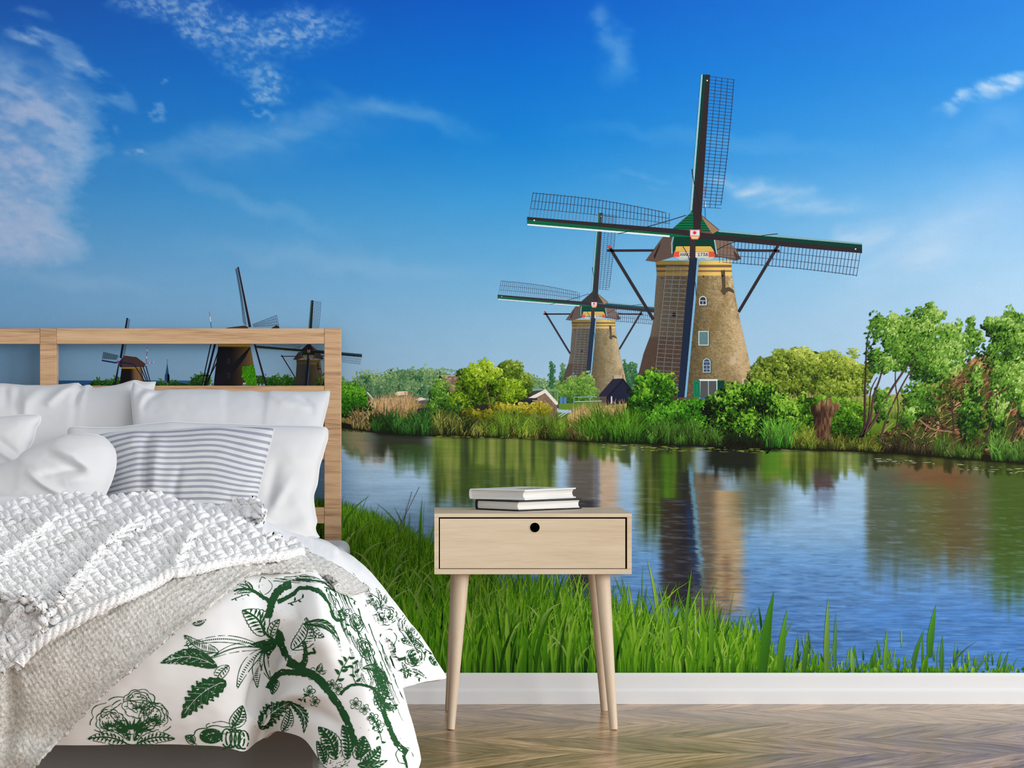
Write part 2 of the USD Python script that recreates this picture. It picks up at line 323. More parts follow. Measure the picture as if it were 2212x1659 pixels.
def cloud(x, y):
    """(cover, colour) of the printed clouds."""
    w1 = fbm(x / 90 + 3, y / 60, 11, 5) ; w2 = fbm((x + y * .35) / 60, (y - x * .35) / 22, 12, 5); fine = fbm(x / 16, y / 9, 13, 4)
    mott = fbm((x - y * .4) / 13, (y + x * .25) / 9, 21, 4, .6)
    wx, wy = x + 50 * (fbm(x / 70, y / 70, 31) - .5) + 18 * (fine - .5), y + 50 * (fbm(x / 70, y / 70, 32) - .5)
    def blob(cx, cy, rx, ry, rot=0.0, soft=.6):
        a = math.radians(rot); dx, dy = wx - cx, wy - cy
        u, v = (dx * math.cos(a) + dy * math.sin(a)) / rx, (-dx * math.sin(a) + dy * math.cos(a)) / ry
        return sstep(1.0, 1.0 - soft, np.hypot(u, v))
    # soft bank at the left edge, with a ragged right side
    edge = np.interp(y, [-100, 60, 150, 230, 330, 400, 470, 490, 530, 570, 640], [60, 150, 185, 235, 250, 185, 175, 190, 212, 190, -60])
    bank = sstep(0, 70, edge - (x + 70 * (w2 - .5) + 40 * (fine - .5))) * sstep(40, 260, y + 90 * (w1 - .5)) * sstep(600, 530, y + 30 * (fine - .5))
    bank *= .40 + .28 * sstep(.25, .75, w2) + .25 * (fine - .5) + .10 * sstep(.4, .7, w1)
    bank *= 1 - .55 * blob(300, 450, 60, 40, 0, .7)
    wisps_l = (blob(120, 110, 150, 40, 38) + blob(215, 190, 120, 35, 30) + .8 * blob(60, 60, 60, 60)) * sstep(.30, .80, w2) * .36
    top = np.clip(blob(400, 20, 260, 66, 18, .8) + blob(620, 70, 190, 76, -6, .7) + blob(500, 115, 190, 62, 36, .8) + blob(565, 175, 80, 34, 45, .8), 0, 1) * (.20 + .62 * sstep(.32, .74, mott)) * (.30 + .42 * sstep(.30, .75, w1 + .12))
    bits = .7 * (blob(358, 178, 18, 16) + blob(340, 245, 24, 18, -40) + blob(300, 338, 34, 12, -10) + blob(560, 235, 50, 18, 30) + .5 * blob(262, 285, 20, 14)) * sstep(.3, .7, fine) * .5
    band = (blob(600, 300, 520, 80, -8, .95) * .5 + blob(560, 285, 420, 46, -12, .9) + .9 * blob(870, 245, 260, 36, 16, .9)) * .26 * (.6 + .8 * (w2 - .2))
    band += blob(520, 430, 330, 30, 22, .9) * .16 + blob(700, 560, 420, 40, 6, .9) * .16 + blob(160, 610, 260, 30, 5, .9) * .14
    mid = blob(1325, 90, 60, 110, -14, .9) * .34 * sstep(.25, .75, w1) + blob(1290, 30, 44, 40, 0, .9) * .2 + blob(1330, 160, 60, 36, 0, .9) * .16
    r1 = (blob(2130, 195, 150, 30, -18, .8) * .55 + blob(2190, 170, 110, 20, -14, .7) * .45 + blob(2060, 215, 60, 14, -20, .8) * .3) * sstep(.22, .7, w2)
    r1 += blob(2140, 260, 190, 70, -20, .9) * .22 * w1
    r2 = (blob(1700, 420, 240, 50, 8, .9) * .62 + blob(1610, 405, 90, 22, 5, .8) * .3 + blob(1860, 520, 110, 50, -25, .8) * .46 + blob(1960, 560, 260, 70, -30, .9) * .28) * (.34 + .62 * sstep(.28, .78, fbm((x + y * .8) / 70, (y + x * .22) / 22, 44, 5)))
    r2 += blob(2090, 470, 280, 130, -30, .95) * .2 + blob(1480, 395, 240, 26, 2, .9) * .26 * sstep(.3, .7, w2) + blob(1530, 300, 420, 30, 4, .9) * .12
    rr = sstep(1500, 2300, x) * sstep(250, 600, y) * .16 * (.6 + .8 * w1)
    cover = np.clip(bank + wisps_l + top + bits + band + mid + r1 * .85 + r2 * .85 + rr, 0, .9)
    warm = sstep(260, 20, x) * sstep(120, 260, y)
    col = np.stack([184 + 32 * sstep(200, 2000, x) + 4 * warm, 200 + 24 * sstep(200, 2000, x) - 8 * warm, 226 + 14 * sstep(200, 2000, x) - 8 * warm], -1)
    return cover, col

def build_sky():
    xs = np.unique(np.r_[np.arange(-760, 0, 20), np.arange(0, 800, 4), np.arange(800, 2212, 7), np.arange(2212, 2950, 20)])
    ys = np.unique(np.r_[np.arange(-420, 0, 14), np.arange(0, 620, 4), np.arange(620, 965, 8)])
    x, y = np.meshgrid(xs.astype(float), ys.astype(float))
    base = sky_col(x, y); cv, cc = cloud(x, y)
    c = mixc(base, cc, cv) * (1 + .02 * (fbm(x / 40, y / 25, 77)[..., None] - .5))
    I = Ink(0); I.add(np.c_[x.ravel(), y.ravel()], gridfaces(len(ys), len(xs)), c.reshape(-1, 3))
    I.build('printed_sky', mural, label='blue printed sky with thin white clouds')
build_sky()

# ---- water
SHX = [-760, 738, 800, 840, 870, 940, 1110, 1300, 1400, 1500, 1660, 1750, 1850, 2000, 2100, 2212, 2950]
SHY = [905, 923, 931, 936, 938, 940, 944, 953, 957, 962, 966, 970, 973, 983, 991, 999, 1050]
def shore(x): return np.interp(x, SHX, SHY)

def water_col(x, y):
    s = shore(x); d = y - s; dep = sstep(0, 500, d)
    rip = fbm(x / 34, y / 2.6, 51, 3); rip2 = fbm(x / 90, y / 5.0, 52, 3)
    yy = y + (7 + 26 * dep) * (rip - .5); xx = x + (3 + 26 * dep) * (fbm(x / 26, y / 2.2, 53, 3) - .5)
    dd = yy - s
    col = np.stack([np.interp(yy, [920, 1000, 1080, 1200, 1330, 1460, 1700], q) for q in ([176, 160, 146, 104, 84, 70, 60], [194, 188, 180, 152, 132, 118, 105], [212, 212, 210, 202, 194, 182, 165])], -1)
    col = mixc(col, (74, 130, 200), sstep(1820, 1900, x) * sstep(1270, 1340, yy) * .55)
    col = mixc(col, (150, 185, 215), sstep(1600, 1700, xx) * sstep(1890, 1850, xx) * sstep(1000, 1060, yy) * sstep(1230, 1120, yy) * .5)
    col = mixc(col, (96, 134, 172), sstep(800, 720, xx) * sstep(940, 1010, yy) * .65)
    vs = fbm(x / 9, y / 160, 55, 3); vs2 = fbm(x / 26, y / 220, 56, 3)                    # upright streaks of the mirrored reeds
    def refl(c, top, bot, xa, xb, sx, k=1.0, fade=.35):
        """Mirrored patch between depths, from xa to xb, with soft sides."""
        nonlocal col
        a = sstep(xa - sx * 1.7, xa + sx * 1.7, xx) * sstep(xb + sx * 1.7, xb - sx * 1.7, xx) * sstep(top - 4, top + 4, dd) * sstep(bot * (1 + fade), bot * (1 - fade * .3), dd + 48 * (vs - .5) + 40 * (vs2 - .5) * dep)
        col = mixc(col, c, a * k)
    G = ramp([(.2, (34, 44, 22)), (.42, (62, 78, 26)), (.58, (98, 118, 36)), (.75, (134, 138, 62))], vs * .6 + vs2 * .4)
    # far bank: reeds at the left, sheds and trees, tall grass, the big bush, pollard, willows
    refl((84, 96, 58), 0, 52, 700, 800, 14, .9); refl((150, 128, 100), 4, 34, 748, 800, 12, .5)
    refl((196, 168, 150), 26, 62, 790, 860, 18, .5); refl((40, 44, 30), 0, 46, 800, 930, 16, .95, .6)
    refl((52, 82, 36), 22, 70, 850, 935, 20, .7)
    refl(G, 0, 128, 932, 1200, 7, .93); refl((58, 84, 20), 60, 112, 1010, 1060, 14, .6); refl((60, 78, 44), 70, 170, 960, 1130, 40, .4, .5)
    refl(G, 0, 40, 1190, 1240, 8, .8)
    refl((84, 72, 60), 0, 320, 1228, 1292, 9, .85, .2); refl((40, 40, 52), 130, 330, 1232, 1290, 9, .65, .2); refl((190, 160, 130), 26, 270, 1290, 1334, 8, .88, .25); refl((58, 78, 110), 30, 320, 1286, 1294, 3, .6)
    refl(G * .85, 0, 34, 1230, 1380, 10, .88); refl((96, 136, 40), 12, 40, 1270, 1340, 14, .4)
    refl(G * .7, 0, 175, 1378, 1502, 10, .95, .5); refl((72, 122, 24), 20, 150, 1430, 1456, 9, .75)
    refl((52, 44, 40), 118, 345, 1428, 1500, 6, .94, .1); refl((34, 34, 42), 60, 330, 1466, 1500, 8, .7, .1)
    refl((96, 82, 62), 60, 380, 1498, 1560, 12, .9, .1); refl((178, 148, 104), 95, 350, 1545, 1606, 9, .88, .12); refl((112, 86, 58), 230, 380, 1562, 1580, 6, .5)
    lx = 1488 + (dd - 20) * .11
    col = mixc(col, (92, 142, 168), sstep(7, 2, np.abs(xx - lx)) * sstep(30, 60, dd) * sstep(330, 230, dd) * .9)
    col = mixc(col, (28, 48, 84), sstep(10, 4, np.abs(xx - lx + 13)) * sstep(110, 150, dd) * sstep(350, 290, dd) * .8)
    refl((20, 26, 16), 0, 56, 1520, 1690, 12, .95, .5); refl((62, 70, 44), 50, 130, 1590, 1690, 22, .75, .6); refl(G, 10, 70, 1640, 1760, 14, .85)
    refl((70, 130, 30), 4, 60, 1645, 1715, 8, .6); refl((84, 58, 40), 0, 78, 1756, 1800, 4, .85, .15); refl(G * .95, 0, 48, 1690, 1870, 8, .85)
    refl((60, 56, 76), 40, 110, 1756, 1800, 7, .4)
    refl((86, 88, 58), 0, 205, 1872, 2230, 6, .92, .5); refl((70, 90, 86), 40, 240, 1876, 1990, 10, .45); refl((118, 82, 54), 10, 60, 1940, 2090, 24, .75); refl((104, 72, 40), 40, 190, 2020, 2100, 30, .45)
    refl((60, 88, 26), 10, 270, 2140, 2400, 12, .75, .3); refl((92, 100, 50), 60, 190, 1960, 2050, 16, .4); refl(G * .6, 0, 24, 1860, 2300, 8, .75)
    refl(G * .8, 0, 60, -800, 720, 10, .9); refl(G * .8, 0, 120, 2300, 3000, 20, .8)
    dark = sstep(10, 0, dd)
    col = col * (1 - .62 * dark * sstep(780, 820, x))[..., None]
    amp = (.10 + .55 * dep)
    col = col * (1 + amp[..., None] * (rip - .5)[..., None] * .75 + .10 * (rip2 - .5)[..., None])
    glint = sstep(.60, .78, fbm(x / 46, y / 2.0, 58, 3)) * sstep(20, 160, d) * .22
    col = mixc(col, (150, 186, 222), glint)
    trough = sstep(.42, .26, fbm(x / 40, y / 2.4, 59, 3)) * sstep(120, 330, d) * .30 * sstep(1860, 1840, x + 30 * (rip2 - .5) + (y - 1400) * .1)
    return mixc(col, (30, 62, 110), trough)

def build_water():
    xs = np.unique(np.r_[np.arange(-760, 690, 24), np.arange(690, 2212, 4.5), np.arange(2212, 2950, 24)])
    v = np.r_[np.linspace(0, 1, 236)]
    x, t = np.meshgrid(xs.astype(float), v); s0 = shore(x) - 6
    y = s0 + t * (1454 - s0)
    I = Ink(3); I.add(np.c_[x.ravel(), y.ravel()], gridfaces(len(v), len(xs)), water_col(x, y).reshape(-1, 3))
    I.build('printed_water', mural, label='still blue canal water mirroring the windmills and the bank')
build_water()

# ---- foliage helpers
SUN = np.array([0.62, -0.78])
P_SUN = [(0, (14, 30, 8)), (.3, (36, 72, 14)), (.55, (78, 130, 24)), (.78, (124, 172, 40)), (1, (172, 204, 84))]
P_BUSH = [(0, (10, 26, 8)), (.3, (28, 66, 14)), (.55, (58, 118, 22)), (.8, (104, 164, 36)), (1, (150, 196, 62))]
P_OLIVE = [(0, (34, 48, 16)), (.3, (74, 98, 30)), (.55, (122, 144, 46)), (.8, (160, 180, 70)), (1, (192, 206, 108))]
P_HAZE = [(0, (58, 92, 70)), (.4, (84, 124, 82)), (.7, (118, 152, 98)), (1, (150, 178, 122))]
P_WILLOW = [(0, (18, 40, 16)), (.3, (46, 86, 26)), (.55, (82, 130, 38)), (.8, (124, 166, 66)), (1, (168, 198, 112))]
P_DARK = [(0, (12, 18, 10)), (.35, (30, 44, 20)), (.7, (56, 78, 30)), (1, (96, 124, 48))]

def foliage(I, blobs, n, size, pal, seed, clump=13.0, under=True, elong=1.7, contrast=1.0, bias=0.0, rag=0.14, ang=None):
    """Painted leaves: clumps of small rhombs over ellipses (cx, cy, rx, ry), lit from the upper right as in the print."""
    r = np.random.default_rng(seed); B = np.array(blobs, float); n = int(n * 2.0); size = size * .72
    y0, y1 = (B[:, 1] - B[:, 3]).min(), (B[:, 1] + B[:, 3]).max()
    if under:
        for cx, cy, rx, ry in blobs:
            a = np.linspace(0, 2 * math.pi, 26)[:-1]; k = .86 + .12 * r.random(25)
            I.poly(np.c_[cx + rx * k * np.cos(a), cy + ry * k * np.sin(a)], ramp(pal, .16 + bias * .4), 0.0)
    ar = B[:, 2] * B[:, 3]; ncl = max(4, int(ar.sum() * math.pi / clump ** 2 * 1.5))
    bi = r.choice(len(B), ncl, p=ar / ar.sum()); th = r.random(ncl) * 2 * math.pi; rad = np.sqrt(r.random(ncl)) * (1 + rag * r.standard_normal(ncl) * .5)
    cx, cy = B[bi, 0] + B[bi, 2] * rad * np.cos(th), B[bi, 1] + B[bi, 3] * rad * np.sin(th)
    gl = (np.cos(th) * SUN[0] + np.sin(th) * SUN[1]) * rad                                   # place in the whole crown
    front = r.random(ncl)
    ci = r.integers(0, ncl, n); th2 = r.random(n) * 2 * math.pi; r2 = np.sqrt(r.random(n)) * (1 + .25 * r.random(n))
    cs = clump * (.7 + .6 * r.random(ncl))
    x, y = cx[ci] + cs[ci] * r2 * np.cos(th2), cy[ci] + cs[ci] * r2 * np.sin(th2) * .85
    lo = (np.cos(th2) * SUN[0] + np.sin(th2) * SUN[1]) * r2
    big = fbm(x / 46, y / 40, seed + 5, 3) - .5
    sh = .37 + bias + contrast * (.19 * gl[ci] + .22 * lo + .75 * big + .12 * r.standard_normal(n) - .16 * ((y - y0) / (y1 - y0) - .45))
    c = ramp(pal, np.clip(sh, 0, 1)) * (1 + .06 * r.standard_normal((n, 1)))
    a = r.random(n) * math.pi if ang is None else math.radians(ang) + .5 * r.standard_normal(n)
    s = size * (.6 + .8 * r.random(n)); ux, uy = np.cos(a) * s * elong / 2, np.sin(a) * s * elong / 2
    wx, wy = -np.sin(a) * s / 2, np.cos(a) * s / 2
    P = np.stack([np.c_[x - ux, y - uy], np.c_[x + wx * .9, y + wy * .9], np.c_[x + ux, y + uy], np.c_[x - wx * .9, y - wy * .9]], 1).reshape(-1, 2)
    i = np.arange(n) * 4
    d = .15 + .8 * np.clip(.45 * front[ci] + .35 * np.clip(sh, 0, 1) + .3 * r.random(n), 0, 1)
    I.add(P, np.vstack([np.c_[i, i + 1, i + 2], np.c_[i, i + 2, i + 3]]), np.repeat(np.clip(c, 0, 255), 4, 0), np.repeat(d, 4))

def blades(I, x, y, h, lean, w, c0, c1, seed, seg=4, droop=0.25, dspan=1.0, tipc=None):
    """Grass: tapering bent strips from (x, y) up h; lean = sideways shift of the tip; colours from foot to tip."""
    r = np.random.default_rng(seed); n = len(x); t = np.linspace(0, 1, seg + 1)
    X = x[:, None] + lean[:, None] * t ** 1.8
    Y = y[:, None] - h[:, None] * (t - droop * np.abs(lean / np.maximum(h, 1))[:, None] * t ** 3)
    wd = w[:, None] * np.clip(np.minimum(.55 + t * 1.2, 1.0) * (1 - t ** 2.2), .03, 1) / 2
    c = c0[:, None, :] + (c1 - c0)[:, None, :] * (t ** .8)[None, :, None]
    P = np.stack([np.stack([X - wd, Y], -1), np.stack([X + wd, Y], -1)], 2).reshape(n, -1, 2)           # n, (seg+1)*2, 2
    C = np.repeat(c, 2, 1)
    shade = np.ones(P.shape[1]); shade[1::2] = 0.84
    C = C * shade[None, :, None]
    k = np.arange(seg) * 2; f1 = np.vstack([np.c_[k, k + 1, k + 3], np.c_[k, k + 3, k + 2]])
    m = P.shape[1]; f = (f1[None] + (np.arange(n) * m)[:, None, None]).reshape(-1, 3)
    d = np.repeat(np.linspace(0, dspan, n), m)
    I.add(P.reshape(-1, 2), f, np.clip(C, 0, 255).reshape(-1, 3), d)

# ---- far background
def build_far():
    I = Ink(4)
    for a, b, col in (((890, 806), (1010, 806), (120, 158, 190)),):
        t = np.linspace(0, 1, 24); I.line(np.c_[885 + 140 * t, 808 - 10 * np.sin(math.pi * t)], 1.6, col); I.line(np.c_[885 + 140 * t, np.full(24, 808)], 1.2, col)
        for k in range(2, 22, 2): I.line([(885 + 140 * t[k], 808), (885 + 140 * t[k], 808 - 10 * math.sin(math.pi * t[k]))], .8, col)
    I.build('far_bridge', mural, label='thin blue arch of a far bridge')
    I = Ink(5)
    foliage(I, [(760, 838, 40, 16), (790, 826, 26, 14), (830, 826, 40, 20), (870, 822, 40, 24), (905, 820, 50, 22), (950, 826, 46, 22), (1010, 832, 46, 18), (900, 846, 150, 16)], 3200, 5.0, P_HAZE, 201, 11, contrast=1.0, bias=.05)
    foliage(I, [(789, 820, 11, 7), (897, 822, 12, 9), (867, 840, 12, 9), (907, 843, 8, 6)], 300, 4.2, [(0, (30, 70, 50)), (1, (60, 110, 66))], 202, 6, under=True)
    foliage(I, [(1155, 838, 36, 18), (1195, 840, 30, 20), (1225, 848, 30, 12), (1110, 842, 30, 14), (1375, 838, 22, 12)], 900, 4.5, P_HAZE, 203, 9, bias=.08)
    I.build('far_tree_line', mural, label='hazy far tree line left of the sheds', kind='stuff')
    for k, (cx, y0, y1, w) in enumerate([(1192, 783, 838, 6), (1350, 778, 830, 6), (1361, 780, 834, 5), (1371, 784, 828, 6), (1216, 790, 830, 4)]):
        I = Ink(5.5); foliage(I, [(cx, (y0 + y1) / 2, w * .8, (y1 - y0) / 2), (cx, y1 - 12, w * 1.2, 14)], 150, 4.0, [(0, (40, 84, 60)), (.5, (66, 116, 72)), (1, (108, 150, 92))], 210 + k, 4, ang=-85)
        I.build('poplar', mural)
    I = Ink(5); I.poly([(120, 822), (440, 822), (440, 845), (120, 845)], (38, 82, 128))
    for k in range(46): I.line([(322 + k * 2.4, 822), (322 + k * 2.4, 834)], .7, (66, 112, 150), .1)
    I.build('far_blue_strip', mural, label='blue far shed on the horizon beside the steeple')
    I = Ink(5.5)
    I.poly([(356, 833), (356, 811), (358, 806), (360.5, 788), (361.2, 782), (362, 788), (364.5, 806), (366, 811), (366, 833)], (36, 72, 110)); I.poly([(362, 806), (366, 811), (366.5, 822), (368, 833), (362, 833)], (118, 108, 104)); I.line([(361.2, 783), (361.2, 776)], .8, (40, 60, 90))
    I.build('church_steeple', mural, label='small blue pointed church steeple')
    I = Ink(6)
    foliage(I, [(212, 830, 20, 9), (236, 832, 18, 8), (252, 824, 7, 12), (345, 834, 14, 8), (385, 833, 26, 7), (424, 826, 14, 12), (440, 822, 16, 14), (590, 826, 20, 12), (566, 820, 12, 8), (620, 826, 30, 11), (660, 826, 28, 11)], 1100, 4.5, [(0, (16, 44, 20)), (.5, (40, 88, 26)), (1, (96, 140, 44))], 204, 8)
    foliage(I, [(640, 830, 40, 8), (690, 826, 30, 11), (712, 828, 24, 12)], 420, 4.6, P_BUSH, 205, 8)
    I.build('low_hedge', mural, label='low green hedge behind the headboard rails', kind='stuff')
build_far()

# ---- windmills (drawn in the big mill's pixels; t scales and moves the others)
GREEN, DKG, DARK, BLK = (12, 98, 66), (8, 62, 52), (46, 40, 44), (26, 26, 32)
def lattice(I, q, nb, nl, c, w=1.25, bow=0.0, c_in=None):
    """Open sail frame between root-inner, tip-inner, tip-outer, root-outer."""
    w = w * .74; q = np.asarray(q, float); nrm = (q[3] - q[0]); nrm = nrm / np.linalg.norm(nrm)
    def at(t, s):
        p = (1 - s) * ((1 - t) * q[0] + t * q[1]) + s * ((1 - t) * q[3] + t * q[2])
        return p - nrm * bow * s * math.sin(math.pi * t)
    for k in range(nb):
        t = k / (nb - 1); over = 1.0 + (.025 if k % 3 else .04)
        I.line([at(t, 0), at(t, .33)], w, c_in if c_in is not None else c); I.line([at(t, .33), at(t, over)], w, c)
    for k in range(nl):
        s = (k + 1) / nl; I.line([at(t, s) for t in np.linspace(0.0 if k < nl - 1 else .03, 1, 16)], w * (1.15 if k == nl - 1 else .95), c)

def windmill(hx, hy, k, name, label, layer, pal='near', parts=('top', 'left', 'right', 'bottom'), tower=True, seed=1, text=True, haze=0.0, shade=1.0):
    t = (k, 1501.0, 503.0, hx, hy)
    def col(c): return np.asarray(c, float) * shade * (1 - haze) + np.array([130, 165, 195.]) * haze
    def ink(dl): return Ink(layer + dl, t)
    # tower: cylinder of speckled masonry, its left in shade in the printed photograph
    T = ink(0)
    vs = np.array([563, 575, 592, 604, 640, 690, 725, 764, 809, 850, 895.]); le = np.interp(vs, [563, 592, 641, 690, 725, 728, 809, 895], [1416.5, 1419, 1415, 1411.6, 1405, 1399.5, 1379, 1358]); ri = np.interp(vs, [563, 592, 636, 690, 764, 825, 895], [1580, 1581, 1587.5, 1598, 1615, 1628, 1643])
    nv, nu = 170, 104; yv = np.linspace(563, 895, nv); L = np.interp(yv, vs, le); R = np.interp(yv, vs, ri)
    u, y = np.meshgrid(np.linspace(0, 1, nu), yv); x = L[:, None] + u * (R - L)[:, None]
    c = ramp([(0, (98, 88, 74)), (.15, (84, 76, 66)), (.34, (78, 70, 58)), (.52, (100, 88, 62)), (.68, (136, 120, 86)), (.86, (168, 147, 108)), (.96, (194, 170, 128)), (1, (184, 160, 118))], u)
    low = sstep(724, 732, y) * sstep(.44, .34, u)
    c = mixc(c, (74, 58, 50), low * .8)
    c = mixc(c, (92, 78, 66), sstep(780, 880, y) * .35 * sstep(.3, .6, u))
    sp = fbm(x / 2.4, y / 2.0, 300 + seed, 3) - .5; c = c * (1 + .42 * sp[..., None] * sstep(.0, .5, u)[..., None] + .2 * sp[..., None])
    c = mixc(c, (204, 184, 156), np.exp(-(((x - 1590) / 15) ** 2 + ((y - 782) / 24) ** 2) ** 2) * .75 * sstep(.3, .55, fbm(x / 9, y / 9, 310 + seed)))
    c = mixc(c, (196, 170, 132), sstep(.86, .93, u + .05 * (fbm(x / 12, y / 12, 311) - .5)) * .45 * sstep(640, 700, y))
    c = mixc(c, (118, 96, 58), sstep(.5, .75, fbm(x / 20, y / 40, 312 + seed)) * .5 * sstep(.5, .6, u))
    for a, b, cc in ((563, 573, (206, 176, 84)), (573, 579.5, (110, 82, 66)), (579.5, 584.5, (202, 172, 92)), (584.5, 589, (124, 92, 70)), (589, 596, (206, 172, 96))):
        m = (y >= a - 1.2) & (y < b - 1.2) if True else 0
        c[m] = np.asarray(cc, float) * (.62 + .5 * sstep(.3, .8, u[m]))[:, None]
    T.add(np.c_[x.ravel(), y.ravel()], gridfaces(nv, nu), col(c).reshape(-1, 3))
    if 'top' in parts:                                                      # shadow of the sail cast on the masonry, as printed
        T.poly([(1557, 584), (1566, 583), (1567, 622), (1575, 620), (1584, 626), (1587, 634), (1574, 629), (1568, 632), (1567, 638), (1562, 637), (1556, 629), (1560, 622)], col((84, 72, 56)), .3)
        for vx, vy in ((1430, 601), (1468, 599), (1519, 597), (1561, 596), (1456, 680)): T.poly(Point(vx, vy).buffer(1.6 if vy < 650 else 4.5), col((30, 26, 24)), .3)
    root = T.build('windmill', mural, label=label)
    C = ink(1)
    brn, brn2 = col((92, 76, 68)), col((150, 124, 98))
    C.poly([(1452, 495), (1431, 513), (1394.5, 563), (1418, 566), (1454, 555), (1560, 556), (1589, 563), (1600, 558), (1590.5, 540), (1573, 519), (1540, 500)], brn)
    C.poly([(1541, 516), (1573, 519), (1590.5, 540), (1597, 556), (1586, 558), (1551, 553)], col((124, 104, 88)), .2)
    C.poly([(1412, 553), (1423, 530), (1428, 524), (1414, 560)], col((38, 32, 32)), .3); C.poly([(1584, 540), (1601, 559), (1590, 563)], col((70, 56, 48)), .3)
    C.poly([(1494, 458), (1447, 499), (1456, 508), (1546, 508), (1556, 498), (1509, 459)], col((104, 82, 66)), .1)
    C.poly([(1509.5, 462), (1553, 498), (1546, 504.5), (1538, 504.5)], brn2, .3)
    gab = Polygon([(1494, 459), (1451, 496.5), (1535, 500), (1509, 459)])
    C.poly(gab, col((14, 104, 64) if pal == 'near' else (58, 50, 52)), .4)
    for yy in np.arange(466, 500, 5.4):
        seg = gab.intersection(LineString([(1440, yy), (1545, yy)]))
        if not seg.is_empty and seg.length > 3: C.line(list(seg.coords), 1.3, col((8, 44, 34)), .5)
    C.poly([(1456, 507), (1543, 507), (1547, 549), (1453, 549)], col((10, 58, 48)), .5)
    C.line([(1455.5, 508), (1451, 525), (1451.5, 548)], 3.0, col((120, 170, 178)), .7); C.line([(1543, 517), (1546, 535), (1548.5, 549)], 2.6, col((150, 190, 196)), .7)
    C.build('cap', root)
    N = ink(2)
    N.poly([(1460, 533), (1463, 532), (1535, 532), (1537, 534), (1541, 540), (1543.5, 545.5), (1456.5, 545.5), (1459, 540)], col((212, 176, 86)))
    N.poly([(1456, 543.5), (1543, 543.5), (1544, 555), (1454.5, 555)], col((218, 84, 62)), .2)
    lo = [(1457, 555)] + [(1460 + a, 557 + 5 * abs(math.sin(a / 84 * math.pi * 3))) for a in np.linspace(0, 80, 22)] + [(1543, 555)]
    N.poly(lo, col((176, 192, 192)), .2); N.poly([(1467.5, 544.5), (1530.5, 544.5), (1530.5, 556), (1467.5, 556)], col((206, 208, 196)), .3)
    if text:
        for s, x0 in (('ANNO', 1468.6), ('1738', 1507.4)):
            m = meshkit.text_mesh(s, 6.6, 0.001, bold=True); q = m.vertices; fl = np.isclose(q[:, 2], q[:, 2].max())
            f = m.faces[fl[m.faces].all(1)]; sx = 21.5 / (q[:, 0].max() - q[:, 0].min())
            N.add(np.c_[x0 + (q[:, 0] - q[:, 0].min()) * sx, 553.2 - q[:, 1]], f, col((34, 30, 30)), .5)
    N.build('name_board', root)
    # sails: a solid leading board with an open lattice behind it
    if 'top' in parts:
        S = ink(3); b = np.array([(1515.5, 161), (1534, 161.7), (1508.7, 458), (1493.5, 458)], float)
        S.poly(b, col(DKG if pal == 'near' else GREEN)); S.poly([(1525, 161), (1534, 161.7), (1513, 505), (1498, 505), (1497, 458)], col(DARK), .2); S.poly([(1514.5, 161), (1518, 161), (1495, 455), (1490.5, 455)], col((150, 190, 205)), .3)
        lattice(S, [(1510, 447), (1534, 165), (1585.4, 172), (1556.5, 450)], 40, 4, col((66, 62, 84)), 1.2, bow=-2.5); S.poly(Point(1527.5, 174).buffer(1.6), col((230, 230, 230)), .5)
        S.line(curve([(1495, 365), (1499, 395), (1508, 430), (1510, 452), (1516, 470)], 14), 1.6, col((38, 32, 36)), .6)
        S.build('sail', root)
    if 'left' in parts:
        S = ink(3.2); S.poly([(1139, 468.5), (1452.6, 497), (1500, 500), (1500, 512), (1447, 511.8), (1139, 485.5)], col(GREEN)); S.poly([(1139, 468.5), (1452, 494), (1500, 499), (1500, 511), (1452, 505), (1139, 474.5)], col(DARK), .2)
        S.poly([(1139, 483.5), (1447, 508.5), (1446, 512.5), (1139, 487)], col((222, 234, 238)), .3)
        lattice(S, [(1446, 494), (1143.4, 467.5), (1151.7, 417), (1446, 461)], 40, 3, col((70, 66, 84)), 1.2, bow=-6.0, c_in=col((120, 140, 160))); S.poly(Point(1154, 476).buffer(1.6), col((230, 230, 230)), .5)
        S.line(curve([(1335, 505), (1390, 492), (1440, 478), (1482, 465)], 14), 1.5, col((40, 34, 38)), .6)
        S.build('sail', root)
    if 'right' in parts:
        S = ink(3.4); S.poly([(1552, 498), (1862, 526), (1862, 547), (1500, 512), (1500, 502), (1540, 505)], col(DKG if pal == 'near' else (20, 76, 100))); S.poly([(1500, 500), (1540, 506), (1700, 522), (1862, 537), (1862, 547), (1700, 533), (1500, 514)], col(DARK), .2)
        S.poly([(1552, 497), (1862, 525), (1862, 528.5), (1551, 501)], col((132, 168, 172)), .3)
        lattice(S, [(1556, 518), (1858.5, 547), (1850.5, 595), (1554, 566)], 40, 3, col((66, 64, 88)), 1.2, bow=3.0); S.poly(Point(1848, 538).buffer(1.6), col((235, 235, 235)), .5)
        S.line(curve([(1548, 540), (1580, 525), (1630, 512), (1680, 505)], 14), 1.5, col((40, 34, 38)), .6)
        S.build('sail', root)
    if 'bottom' in parts:
        S = ink(2.5 if pal != 'near' else 3.6); S.poly([(1490.6, 512), (1502.8, 512), (1502, 556), (1506, 558), (1498.7, 640), (1478.3, 859), (1463.7, 858), (1481.6, 640), (1489.7, 558)], col((28, 40, 64)))
        S.poly([(1490.6, 512), (1502.8, 512), (1500, 560), (1490, 560)], col((58, 44, 46)), .2)
        S.poly([(1506, 558), (1510, 558), (1503.5, 640), (1483, 858), (1478.3, 859), (1498.7, 640)], col((116, 172, 206)), .3)
        lattice(S, [(1486, 577), (1464, 850), (1411, 846), (1440, 576)], 30, 3, col((126, 134, 138)), 1.1)
        S.line(curve([(1475, 532), (1490, 562), (1500, 600), (1504, 640)], 14), 1.5, col((36, 32, 40)), .6)
        S.build('sail', root)
    H = ink(4.4)
